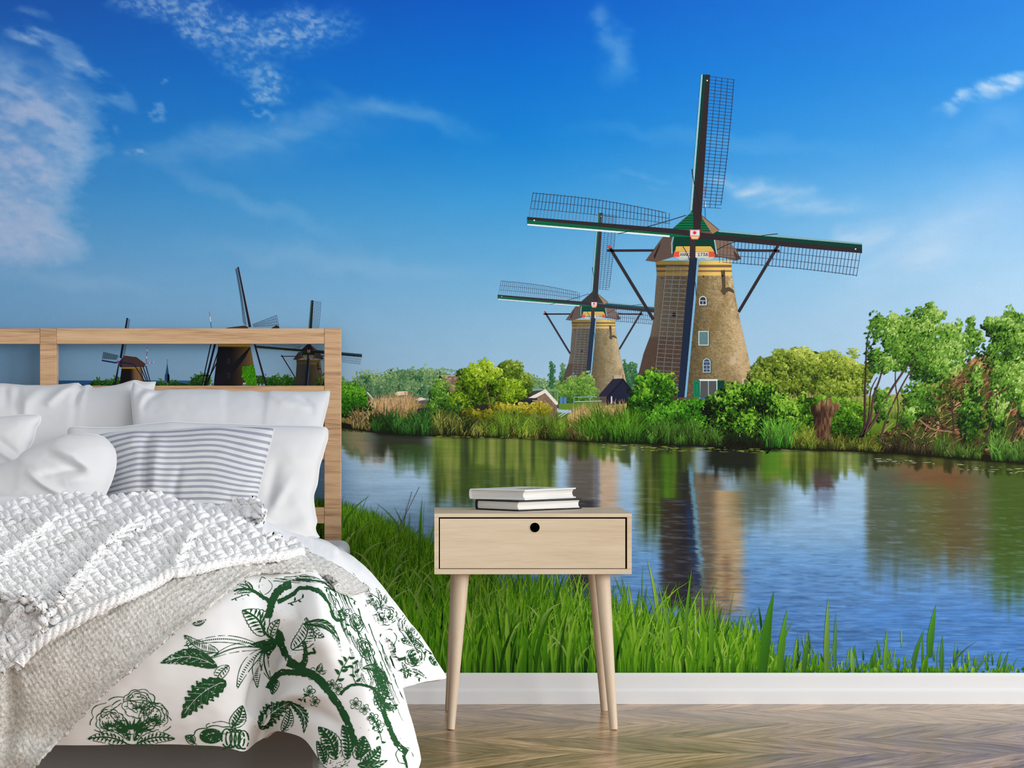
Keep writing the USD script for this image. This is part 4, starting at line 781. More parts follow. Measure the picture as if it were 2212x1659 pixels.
    plant('shrub', [(2000, 890, 40, 26), (2060, 850, 36, 26), (2110, 900, 26, 50), (1960, 930, 24, 20), (2130, 930, 30, 30), (2090, 810, 18, 16), (2150, 800, 16, 16), (1915, 950, 24, 14)], 900, 5.4, [(0, (24, 34, 12)), (.3, (52, 70, 22)), (.6, (92, 112, 38)), (1, (150, 160, 74))], 514, 31.4, 'thin scrub growing over the brushwood heap', clump=9, under=False, rag=.5)
    plant('willow_tree', [(1915, 700, 34, 24), (1985, 708, 44, 32), (2010, 680, 30, 18), (1950, 730, 60, 36), (2030, 740, 46, 40), (1980, 770, 70, 30), (1890, 770, 20, 14), (2060, 755, 30, 40), (1910, 790, 30, 16), (2020, 800, 50, 24), (2012, 662, 6, 10), (2070, 705, 6, 12), (2099, 700, 6, 16), (2100, 735, 20, 30), (1905, 870, 14, 36), (1990, 860, 34, 34), (1960, 905, 16, 18)], 5400, 6.4, P_WILLOW, 512, 32.4, 'leaning many-stemmed willow on the right bank', stems=st1, scol=(58, 44, 40), clump=7, under=False, contrast=1.15, bias=.03, ang=-50, rag=.5)
    st2 = [([(2128, 955), (2140, 915), (2152, 880), (2152, 840), (2166, 810), (2185, 790)], 7, 2.2), ([(2152, 852), (2180, 838), (2212, 820)], 3, 1.6), ([(2185, 955), (2196, 925), (2220, 900)], 6, 4), ([(2198, 930), (2200, 890), (2188, 866)], 3.4, 2), ([(2060, 930), (2056, 880), (2052, 855)], 4, 3), ([(2040, 930), (2022, 895), (2014, 880)], 4, 2.6), ([(2062, 932), (2020, 915), (1990, 895)], 3.4, 2)]
    plant('willow_tree', [(2160, 720, 30, 30), (2190, 700, 30, 28), (2150, 760, 26, 30), (2200, 760, 40, 40), (2180, 820, 40, 40), (2210, 850, 30, 60), (2140, 700, 14, 12), (2182, 682, 10, 12), (2110, 860, 16, 60), (2090, 900, 20, 50), (2150, 900, 20, 40)], 3800, 6.4, P_WILLOW, 513, 32.8, 'willow at the right edge with one bent trunk', stems=st2, scol=(62, 50, 44), clump=7, under=False, contrast=1.2, bias=.02, ang=-60, rag=.5)
    I = Ink(32.6)
    for pts, w in ((((1900, 948), (1926, 962), (1938, 960)), 2.2), (((1985, 905), (2020, 928), (2062, 932)), 3.4), (((1950, 935), (1970, 950), (1978, 970)), 2.0), (((2128, 972), (2160, 962), (2200, 950)), 4.0), (((1985, 895), (2000, 870), (2012, 850)), 1.8), (((2030, 905), (2050, 894), (2070, 890)), 1.6)):
        I.line(curve(pts, 10), w, (150, 112, 84))
    I.build('fallen_branches', mural, label='bleached fallen branches under the willows', kind='stuff')
    # grass and dark rim along the waterline
    I = Ink(33)
    xs = np.linspace(730, 2230, 240); sy = shore(xs); wob = 5 * (fbm(xs / 9, xs * 0, 97, 3) - .3)
    I.poly(np.vstack([np.c_[xs, sy - 7 - 6 * fbm(xs / 16, xs * 0, 98)], np.c_[xs, sy + 2 + .4 * wob][::-1]]), (26, 24, 14))
    zones = [(760, 800, 10, 30, (60, 60, 30), (160, 140, 90), 120), (800, 940, 14, 44, (14, 32, 12), (52, 96, 34), 620), (850, 930, 16, 40, (22, 60, 20), (82, 150, 58), 420), (930, 1060, 14, 40, (50, 56, 20), (146, 150, 66), 480), (960, 1020, 14, 34, (18, 26, 12), (52, 70, 28), 260), (1040, 1230, 16, 46, (40, 64, 16), (124, 160, 44), 1100), (1090, 1180, 12, 40, (84, 84, 28), (176, 164, 74), 300), (1230, 1300, 10, 40, (58, 52, 28), (154, 130, 74), 300), (1250, 1380, 20, 56, (26, 64, 12), (98, 156, 34), 900), (1300, 1400, 10, 34, (12, 34, 10), (48, 100, 26), 500), (1400, 1560, 14, 50, (18, 44, 12), (92, 140, 46), 700), (1500, 1660, 6, 24, (12, 18, 10), (40, 56, 26), 400), (1652, 1712, 24, 56, (24, 90, 18), (122, 190, 64), 260), (1700, 1760, 12, 34, (52, 78, 20), (150, 160, 56), 260), (1760, 1900, 6, 22, (50, 60, 18), (132, 140, 52), 420), (1900, 2060, 6, 26, (26, 26, 16), (100, 88, 56), 300), (2020, 2120, 8, 34, (26, 50, 16), (98, 130, 50), 360), (2140, 2230, 20, 60, (28, 66, 20), (118, 164, 68), 420)]
    for k, (xa, xb, h0, h1, c0, c1, n) in enumerate(zones):
        q = np.random.default_rng(600 + k); x = q.uniform(xa, xb, n); h = q.uniform(h0, h1, n) * (.15 + 1.6 * fbm(x / 19, x * 0 + k, 640, 3)); up = q.uniform(0, 1, n) ** 1.5 * 22
        y = shore(x) - up + 1; o = np.argsort(-up); kk = q.uniform(.6, 1.25, (n, 1)) * (.35 + 1.3 * fbm(x / 15, up / 9 + k, 660, 3))[:, None]
        blades(I, x[o], y[o], h[o], (q.normal(0, .45, n) * h)[o], q.uniform(1.4, 2.9, n), np.clip(np.array(c0, float) * kk, 0, 255)[o], np.clip(np.array(c1, float) * kk, 0, 255)[o], 700 + k, 3)
    I.build('bank_grass', mural, label='wild grass fringing the far waterline', kind='stuff')
    I = Ink(33.6); q = np.random.default_rng(44)
    for xa, xb, dy0, dy1, n, c in ((940, 1160, 0, 3, 26, (112, 112, 52)), (1300, 1480, 6, 18, 40, (128, 142, 66)), (1490, 1650, 4, 13, 34, (112, 126, 50)), (1895, 2020, 14, 22, 24, (126, 132, 104)), (2060, 2212, 14, 26, 34, (128, 142, 90))):
        for k in range(n):
            x = q.uniform(xa, xb); y = shore(x) + q.uniform(dy0, dy1); w = q.uniform(5, 22)
            I.poly([(x - w / 2, y), (x - w / 4, y - .9), (x + w / 3, y - .8), (x + w / 2, y + .1), (x, y + .9)], np.array(c) * q.uniform(.7, 1.3))
    I.build('water_lily_pads', mural, label='thin lines of lily pads floating near the far bank', kind='stuff')
build_bank()

# ---- near reeds along the bottom of the mural
def build_grass():
    I = Ink(36); q = np.random.default_rng(8)
    ex = [-760, 640, 700, 750, 800, 860, 920, 1000, 1100, 1200, 1270, 1340, 1420, 1480, 1560, 1640, 1700, 1780, 1860, 1960, 2060, 2140, 2212, 2950]
    ey = [1080, 1076, 1078, 1086, 1104, 1130, 1165, 1205, 1232, 1250, 1285, 1298, 1305, 1325, 1352, 1376, 1415, 1425, 1435, 1436, 1440, 1452, 1462, 1475]
    def top(x): return np.interp(x, ex, ey)
    xs = np.r_[np.linspace(-760, 680, 24), np.linspace(690, 1720, 180)]; t = np.linspace(0, 1, 30)
    x, v = np.meshgrid(xs, t); y0 = np.minimum(top(x) + np.interp(x, [700, 1000, 1400], [48, 44, 34]) + 14 * (fbm(x / 8, x * 0, 3) - .5), 1453); y = y0 + v * (1454 - y0)
    c = ramp([(0, (16, 36, 6)), (.4, (34, 80, 8)), (.7, (64, 122, 12)), (1, (98, 156, 24))], np.clip(.45 + 1.3 * (fbm(x / 5, y / 60, 5, 4) - .5) + .1 * sstep(900, 1300, x), 0, 1))
    I.add(np.c_[x.ravel(), y.ravel()], gridfaces(len(t), len(xs)), c.reshape(-1, 3))
    I.build('reed_thicket', mural, label='dark thicket between the near reeds', kind='stuff')
    I = Ink(37)
    n = 12500
    x = q.uniform(-760, 2950, n); x = x[q.random(n) < np.interp(x, [-760, 560, 640, 1000, 1300, 1600, 1700, 1900, 2230], [.35, .4, 1, 1, .95, .8, .3, .18, .12])]; n = len(x)
    tp = top(x) + 30 * q.standard_normal(n); dep = q.random(n)                       # dep 0 = rear, 1 = front
    room = 1453 - tp
    yb = np.clip(tp + room * (.42 + .75 * dep), None, 1456); h = np.clip((yb - tp) * q.uniform(.75, 1.2, n), 14, 330) * np.where(dep > .6, q.uniform(.35, .95, n), 1)
    h = np.minimum(h, np.interp(x, [700, 1200, 1700, 2200], [150, 190, 120, 60]) * q.uniform(.7, 1.25, n))
    sunny = np.clip(.47 + .27 * q.standard_normal(n) + .12 * sstep(900, 1350, x) + .10 * sstep(1000, 700, x), 0, 1)
    c0 = ramp([(0, (14, 38, 6)), (.5, (46, 100, 8)), (1, (96, 156, 20))], sunny) ; c1 = ramp([(0, (40, 96, 12)), (.45, (96, 164, 20)), (.78, (134, 190, 36)), (1, (176, 210, 92))], np.clip(sunny + .1 * q.standard_normal(n), 0, 1))
    w = np.clip(q.lognormal(1.45, .42, n), 2.0, 10) * (.7 + .6 * dep) * np.interp(x, [700, 1000, 2200], [.75, 1, 1.1])
    o = np.argsort(dep)
    lean = q.normal(.04, .20, n) * h
    blades(I, x[o], yb[o], h[o], lean[o], w[o], c0[o], c1[o], 9, 5, dspan=3.0)
    m = 2600; x = q.uniform(660, 980, m); tp = top(x) + np.abs(q.normal(0, 34, m)) - 8; h = q.uniform(50, 120, m); k = q.uniform(.55, 1.2, (m, 1)); o = np.argsort(tp)
    blades(I, x[o], (tp + h)[o], h[o], (q.normal(.06, .22, m) * h)[o], q.uniform(2.2, 5.0, m), np.clip(np.array([[46, 100, 10.]]) * k, 0, 255)[o], np.clip(np.array([[120, 184, 32.]]) * k, 0, 255)[o], 12, 4, dspan=1.4)
    # a few broad leaves that bend over
    m = 150; x = q.uniform(740, 1660, m); tp = top(x) + q.uniform(10, 110, m); h = q.uniform(60, 130, m); yb = np.minimum(tp + h, 1456); s = q.choice([-1, 1], m)
    sun = q.uniform(.3, 1, m)
    hh = np.maximum(yb - tp, 24); blades(I, x, yb, hh, s * q.uniform(.5, 1.3, m) * hh * .7, q.uniform(5, 11, m), ramp([(0, (40, 84, 14)), (1, (96, 150, 34))], sun), ramp([(0, (110, 160, 60)), (1, (196, 216, 140))], sun), 10, 8, droop=.55, dspan=3.0)
    I.build('reed_blades', mural, label='tall bright green reeds along the bottom of the mural', kind='stuff')
    # the tall single leaves standing against the water
    for k, (bx, by, tx, ty, w, cc) in enumerate([(1650, 1456, 1672, 1278, 24, (60, 122, 24)), (1685, 1456, 1700, 1318, 18, (84, 146, 34)), (1785, 1456, 1789, 1290, 14, (112, 158, 70)), (1803, 1456, 1806, 1322, 9, (84, 140, 60)), (2008, 1420, 2022, 1306, 17, (70, 138, 40)), (1972, 1456, 1996, 1362, 12, (66, 124, 40)), (1912, 1456, 1916, 1360, 10, (104, 160, 60)), (1842, 1456, 1838, 1396, 12, (120, 172, 70)), (1736, 1456, 1748, 1380, 14, (70, 120, 40)), (2034, 1456, 2036, 1372, 10, (70, 128, 50)), (2062, 1456, 2076, 1400, 8, (92, 150, 60)), (2108, 1456, 2152, 1408, 8, (80, 132, 60)), (2168, 1456, 2180, 1404, 7, (70, 124, 70)), (2060, 1440, 2112, 1384, 6, (66, 104, 90)), (1480, 1400, 1494, 1230, 9, (92, 146, 40)), (1448, 1420, 1420, 1258, 8, (110, 160, 54)), (1536, 1440, 1536, 1282, 13, (92, 152, 34)), (862, 1150, 812, 1086, 5, (86, 128, 60)), (742, 1140, 800, 1070, 7, (70, 120, 36)), (756, 1160, 772, 1088, 6, (84, 132, 40)), (905, 1230, 912, 1075, 7, (72, 124, 32)), (882, 1200, 886, 1106, 6, (90, 140, 44))]):
        J = Ink(40.5 + k * .05); cc = np.array([cc], float)
        blades(J, np.array([bx], float), np.array([by], float), np.array([by - ty], float), np.array([tx - bx], float), np.array([w], float), cc * .8, cc * 1.15, 20 + k, 10, droop=0.0)
        J.build('tall_reed_leaf', mural)
    J = Ink(40); 
    for a, b in (((862, 1140), (906, 1052)), ((852, 1190), (890, 1062))): J.line([a, b], 1.0, (92, 84, 84))
    J.build('dry_stalks', mural, kind='stuff')
build_grass()
# ---------------------------------------------------------------- bedside table and books
def build_table():
    Z0, Z1 = 6.56, 6.96; y0, y1 = Z0 - DW, Z1 - DW
    x0, x1 = 0.0, 0.4998; zt, zb = 0.5476, 0.3937; th = 0.0115
    t = thing('bedside_table', label='pale oak bedside table with one drawer on four splayed round legs', cat='bedside table')
    obj('top_panel', box(x0, x1, y0, y1, zt - 0.0095, zt, .0008), M['pale'], t); obj('bottom_panel', box(x0, x1, y0, y1, zb, zb + .0135, .0008), M['pale'], t)
    for a, b in ((x0, x0 + th), (x1 - th, x1)): obj('side_panel', box(a, b, y0, y1, zb + .0137, zt - .0097, .0008), M['pale'], t)
    obj('back_panel', box(x0 + th, x1 - th, y1 - .012, y1 - .002, zb + .0137, zt - .0097), M['pale'], t)
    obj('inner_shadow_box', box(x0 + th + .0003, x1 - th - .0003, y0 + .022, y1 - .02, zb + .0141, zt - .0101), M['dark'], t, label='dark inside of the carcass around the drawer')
    g = .0034; dx0, dx1, dz0, dz1 = x0 + th + g * .8, x1 - th - g * 1.3, zb + .0137 + g * .4, zt - .0097 - g
    hc = (unproj(1155.4, 1139.6, Z0)[0], unproj(1155.4, 1139.6, Z0)[2])
    sh = Polygon([(dx0, dz0), (dx1, dz0), (dx1, dz1), (dx0, dz1)]).difference(Point(hc).buffer(.0124, 24))
    def slab(poly, ya, yb):
        m = trimesh.creation.extrude_polygon(poly, yb - ya, engine='earcut'); v = m.vertices
        m = trimesh.Trimesh(np.c_[v[:, 0], yb - v[:, 2], v[:, 1]], m.faces, process=False); m.fix_normals(); return m
    d = obj('drawer', slab(sh, y0 + .0012, y0 + .018), M['pale'], t, smooth=30)
    obj('finger_hole', slab(Point(hc).buffer(.0123, 24), y0 + .014, y0 + .0175), M['dark'], d, label='round black finger hole')
    ring = Point(hc).buffer(.0136, 32).difference(Point(hc).buffer(.0122, 32)); obj('hole_rim', slab(ring, y0 + .0004, y0 + .002), M['pale'], d)
    for fx, fy, Zf, tx, ty, Zt in ((973.6, 1576.6, 6.558, 997.5, 1241, 6.62), (1326.0, 1577, 6.558, 1301.0, 1241, 6.62), (969.5, 1534.5, 6.975, 990, 1219, 6.90), (1306.0, 1534.5, 6.975, 1284, 1219, 6.90)):
        a = unproj(fx, fy, Zf); a[2] = 0.0005; b = unproj(tx, ty, Zt); b[2] = zb
        obj('leg', lathe(a, b, .0102, .0195, 36), M['pale_leg'], t, smooth=35)
    return zt
ZT = build_table()

def build_book(name, corner, ang, w, h, th, z, cover, label, ct=.0034, over=.004, soft=False):
    """A hardback lying flat: corner = its nearest corner, w = spine to fore-edge (to the left), h = along the fore-edge (to the right)."""
    t = thing(name, label=label, cat='book')
    ux, uy = math.cos(ang), math.sin(ang)                      # right-going direction (along the fore-edge)
    R = np.array([[ux, -uy, 0, corner[0]], [uy, ux, 0, corner[1]], [0, 0, 1, z], [0, 0, 0, 1]])
    def put(m): m = m.copy(); m.apply_transform(R); return m
    # local: x along the fore-edge, y from fore-edge (0) to spine (w)
    top = box(0, h, 0, w - .002, th - ct, th, .0007); bot = box(0, h, 0, w - .002, 0.0003, ct, .0007)
    obj('front_cover', put(top), cover, t); obj('back_cover', put(bot), cover, t)
    a = np.linspace(-1, 1, 13)
    sp = [(w - .003, .0003)] + [(w + .004 * (1 - q * q) ** .5 * 1.0, th / 2 + q * th / 2) for q in a] + [(w - .003, th)] + [(w - .003 + .002 * (1 - q * q) ** .5, th / 2 - q * (th / 2 - ct)) for q in a]
    def along(poly, x0, x1):
        m = trimesh.creation.extrude_polygon(Polygon(poly).buffer(0), x1 - x0, engine='earcut'); v = m.vertices
        m = trimesh.Trimesh(np.c_[x0 + v[:, 2], v[:, 0], v[:, 1]], m.faces, process=False); m.fix_normals(); return m
    obj('spine', put(along(sp, 0, h)), cover, t, smooth=40)
    pb = [(over + .0055 * (1 - q * q), th / 2 + q * (th / 2 - ct - .0001)) for q in a] + [(w - .0035 + .002 * (1 - q * q) ** .5, th / 2 - q * (th / 2 - ct - .0001)) for q in a]
    obj('pages', put(along(pb, over, h - over)), M['paper'], t, smooth=35, label='cream page block with a hollow fore-edge')
    return t, put
def build_books():
    c = unproj(1120.9, 1104.7, 6.696); build_book('book', (c[0], c[1]), math.atan2(.159, .172), .160, .234, .0268, ZT + .0004, M['black'], 'black-covered hardback, the lower of the two books on the bedside table')
    c = unproj(1134.2, 1081.3, 6.712); t, put = build_book('book', (c[0], c[1]), math.atan2(.188, .142), .176, .236, .0272, ZT + .0276, M['white_board'], 'white-covered hardback lying on top of the black book')
    q = np.random.default_rng(2); ms = []
    for k in range(9):                                         # the cover's dark brush-like print, seen almost edge on
        cx, cy, r = .075 + .012 * k + q.uniform(-.004, .004), .075 + q.uniform(-.02, .02), q.uniform(.005, .011)
        p = Polygon([(cx + r * q.uniform(.5, 1.3) * math.cos(a), cy + r * 1.2 * q.uniform(.5, 1.3) * math.sin(a)) for a in np.linspace(0, 2 * math.pi, 14)[:-1]]).buffer(0)
        for g in getattr(p, 'geoms', [p]): ms.append(g)
    m = trimesh.util.concatenate([trimesh.creation.extrude_polygon(g, .00015, engine='earcut') for g in getattr(unary_union(ms), 'geoms', [unary_union(ms)])]); m.apply_translation([0, 0, .0272])
    obj('cover_print', put(m), M['black'], t, label='dark print on the white cover', kind='stuff')
build_books()

# ---------------------------------------------------------------- bed
def build_bed():
    b = thing('bed', label='oak bed with an open post-and-rail headboard and grey base', cat='bed')
    Z = 7.065; yf, yb = Z - DW, Z - DW + .044
    def X(px, Zz=Z): return (px - CX) * Zz / F
    def H(py, Zz=Z): return EYE - (py - CY) * Zz / F
    zt = H(709)
    posts = [(X(700.5), X(736.5)), (X(86), X(121.5)), (X(-526), X(-490))]
    for a, c in posts: obj('post', box(a, c, yf, yb, .0005, zt, .0012), M['oak'], b)
    for (a, c) in ((X(121.8), X(700.2)), (X(-489.7), X(85.7))):
        for t0, t1 in ((709.3, 743), (833, 868), (958, 993), (1096, 1131)): obj('rail', box(a, c, yf + .0005, yf + .036, H(t1), H(t0), .0012), M['oak'], b)
    obj('base', box(-1.46, -.236, 5.30 - DW, 7.03 - DW, .012, .235, .01), M['base'], b, label='plain grey upholstered bed base')
    obj('front_board', box(-1.46, -.236, 5.235 - DW, 5.298 - DW, .006, .235, .01), M['base'], b, label='grey front board at the foot')
    def rbox(x0, x1, y0, y1, z0, z1, r):
        m = trimesh.creation.box([x1 - x0, y1 - y0, z1 - z0]); m = trimesh.convex.convex_hull(np.vstack([trimesh.creation.icosphere(3, r).vertices + [sx, sy, sz] for sx in (x0 + r, x1 - r) for sy in (y0 + r, y1 - r) for sz in (z0 + r, z1 - r)])); return m
    m = thing('mattress', label='pale grey sheeted mattress whose corner shows at the headboard post', cat='mattress')
    obj('cover', rbox(-1.47, -.228, 5.36 - DW, 7.045 - DW, .238, .456, .025), M['sheet'], m, smooth=40)
build_bed()

# ---- cloth helpers
def flip_to_viewer(P, f):
    n = np.cross(P[f[:, 1]] - P[f[:, 0]], P[f[:, 2]] - P[f[:, 0]]).sum(0)
    return f[:, ::-1] if n[1] > 0 else f
def normals(G):
    a, b = np.gradient(G, axis=0), np.gradient(G, axis=1); n = np.cross(a, b); n /= np.maximum(np.linalg.norm(n, axis=-1, keepdims=True), 1e-12)
    return -n if n[..., 1].mean() > 0 else n
def solid_sheet(G, thick):
    """Closed sheet from a grid of points: the seen face and a back face set behind it."""
    nv, nu = G.shape[:2]; n = normals(G); B = G - n * thick
    f = gridfaces(nv, nu); P = G.reshape(-1, 3); f = flip_to_viewer(P, f); m = nv * nu
    rim = np.r_[np.arange(nu), np.arange(1, nv) * nu + nu - 1, (nv - 1) * nu + np.arange(nu - 2, -1, -1), np.arange(nv - 2, 0, -1) * nu]
    r2 = np.roll(rim, -1); e = np.vstack([np.c_[rim, r2, r2 + m], np.c_[rim, r2 + m, rim + m]])
    t = trimesh.Trimesh(np.vstack([P, B.reshape(-1, 3)]), np.vstack([f, f[:, ::-1] + m, e]), process=False)
    rn = np.cross(P[r2[:1]] - P[rim[:1]], B.reshape(-1, 3)[r2[:1]] - P[rim[:1]])[0]
    out = P[rim[0]] - P.mean(0)
    if rn @ out < 0: t.faces[len(f) * 2:] = t.faces[len(f) * 2:][:, ::-1]
    return t
def spl(pts, n, closed=False):
    p = np.asarray(pts, float); d = np.r_[0, np.cumsum(np.linalg.norm(np.diff(p[:, :2], axis=0), axis=1))]; t = np.linspace(0, d[-1], n)
    return np.stack([PchipInterpolator(d, p[:, k])(t) for k in range(p.shape[1])], -1)
def coons(T, R, B, L, nu, nv):
    """Patch between four pixel curves: T left to right, R top to bottom, B left to right, L top to bottom."""
    T, B, L, R = spl(T, nu), spl(B, nu), spl(L, nv), spl(R, nv); u = np.linspace(0, 1, nu)[None, :, None]; v = np.linspace(0, 1, nv)[:, None, None]
    return (1 - v) * T[None] + v * B[None] + (1 - u) * L[:, None] + u * R[:, None] - ((1 - u) * (1 - v) * T[0] + u * (1 - v) * T[-1] + (1 - u) * v * B[0] + u * v * B[-1])
def seg_dist(px, py, line):
    """Distance from pixels to a polyline, and how far along it (0..1)."""
    p = np.asarray(line, float); best = np.full(px.shape, 1e9); along = np.zeros(px.shape); L = np.r_[0, np.cumsum(np.linalg.norm(np.diff(p[:, :2], axis=0), axis=1))]
    for k in range(len(p) - 1):
        a, c = p[k, :2], p[k + 1, :2]; dd = c - a; t = np.clip(((px - a[0]) * dd[0] + (py - a[1]) * dd[1]) / (dd @ dd), 0, 1)
        q = np.hypot(px - a[0] - t * dd[0], py - a[1] - t * dd[1]); m = q < best; best = np.where(m, q, best); along = np.where(m, (L[k] + t * (L[k + 1] - L[k])) / L[-1], along)
    return best, along
def ridges(px, py, items):
    """Sum of soft folds: (polyline, half width in pixels, height in metres)."""
    h = np.zeros(px.shape)
    for line, w, a in items:
        d, t = seg_dist(px, py, line); h += a * np.exp(-(d / w) ** 2) * (.25 + .75 * np.sin(math.pi * np.clip(t * .9 + .05, 0, 1)) ** .5)
    return h

# ---- pillows
def pillow(name, label, T, R, B, L, zt, zb, thick, mat, folds=(), group=None, nu=120, nv=84, power=.42, seam=True, back=.55, uvflip=False, cat='pillow', noise_a=.0035, seed=1):
    t = thing(name, label=label, cat=cat, group=group)
    C = coons(T, R, B, L, nu, nv); px, py = C[..., 0], C[..., 1]
    u = np.linspace(0, 1, nu)[None]; v = np.linspace(0, 1, nv)[:, None]
    Zb = zt + (zb - zt) * v + 0 * u
    G = unproj(px, py, Zb)
    f = (np.clip(1 - np.abs(2 * u - 1) ** 3.0, 0, 1) * np.clip(1 - np.abs(2 * v - 1) ** 2.6, 0, 1)) ** power
    n = np.cross(G[0, -1] - G[0, 0], G[-1, nu // 2] - G[0, nu // 2]); n /= np.linalg.norm(n); n = n if n[1] < 0 else -n
    n = np.array([n[0] * .5, n[1], n[2] * .12]); n /= np.linalg.norm(n)
    edge = np.clip(np.minimum(np.minimum(u, 1 - u), np.minimum(v, 1 - v)) * 9, 0, 1)
    w = noise_a * 2 * (fbm(px / 55, py / 40, seed, 3) - .5) + 1.5 * ridges(px, py, folds)
    Fr = G + n * (thick * f + w * edge)[..., None]; Bk = G - n * (thick * back * f)[..., None]
    P = np.vstack([Fr.reshape(-1, 3), Bk.reshape(-1, 3)]); ff = gridfaces(nv, nu); ff = flip_to_viewer(Fr.reshape(-1, 3), ff)
    tm = trimesh.Trimesh(P, np.vstack([ff, ff[:, ::-1] + nv * nu]), process=False)
    v2 = v - (.11 * sstep(.55, 1.0, u) ** 1.5 + .07 * sstep(.3, 0, u) ** 1.4) * (.25 + .75 * np.sin(math.pi * np.clip(v, 0, 1)))
    uv = np.c_[np.tile(np.broadcast_to(u, (nv, nu)).ravel(), 2), np.tile(v2.ravel(), 2)]
    obj('cushion', tm, mat, t, smooth=True, uv=uv)
    if seam:
        rim = np.vstack([G[0], G[1:, -1], G[-1, -2::-1], G[-2:0:-1, 0]])
        k = len(rim); tg = np.roll(rim, -1, 0) - np.roll(rim, 1, 0); tg /= np.maximum(np.linalg.norm(tg, axis=1, keepdims=True), 1e-9)
        s1 = np.cross(tg, n); s1 /= np.maximum(np.linalg.norm(s1, axis=1, keepdims=True), 1e-9); r = .0016
        a = np.arange(6) * math.pi / 3; ring = rim[:, None] + r * (np.cos(a)[None, :, None] * s1[:, None] + np.sin(a)[None, :, None] * n[None, None]); i, j = np.meshgrid(np.arange(k), np.arange(6), indexing='ij')
        q = np.stack([i * 6 + j, ((i + 1) % k) * 6 + j, ((i + 1) % k) * 6 + (j + 1) % 6, i * 6 + (j + 1) % 6], -1).reshape(-1, 4)
        m = trimesh.Trimesh(ring.reshape(-1, 3), np.vstack([q[:, [0, 1, 2]], q[:, [0, 2, 3]]]), process=False); m.fix_normals()
        obj('piping', m, mat if mat is M['stripe'] else M['seam'], t, smooth=True, uv=np.c_[np.zeros(k * 6), np.zeros(k * 6)])
    return t

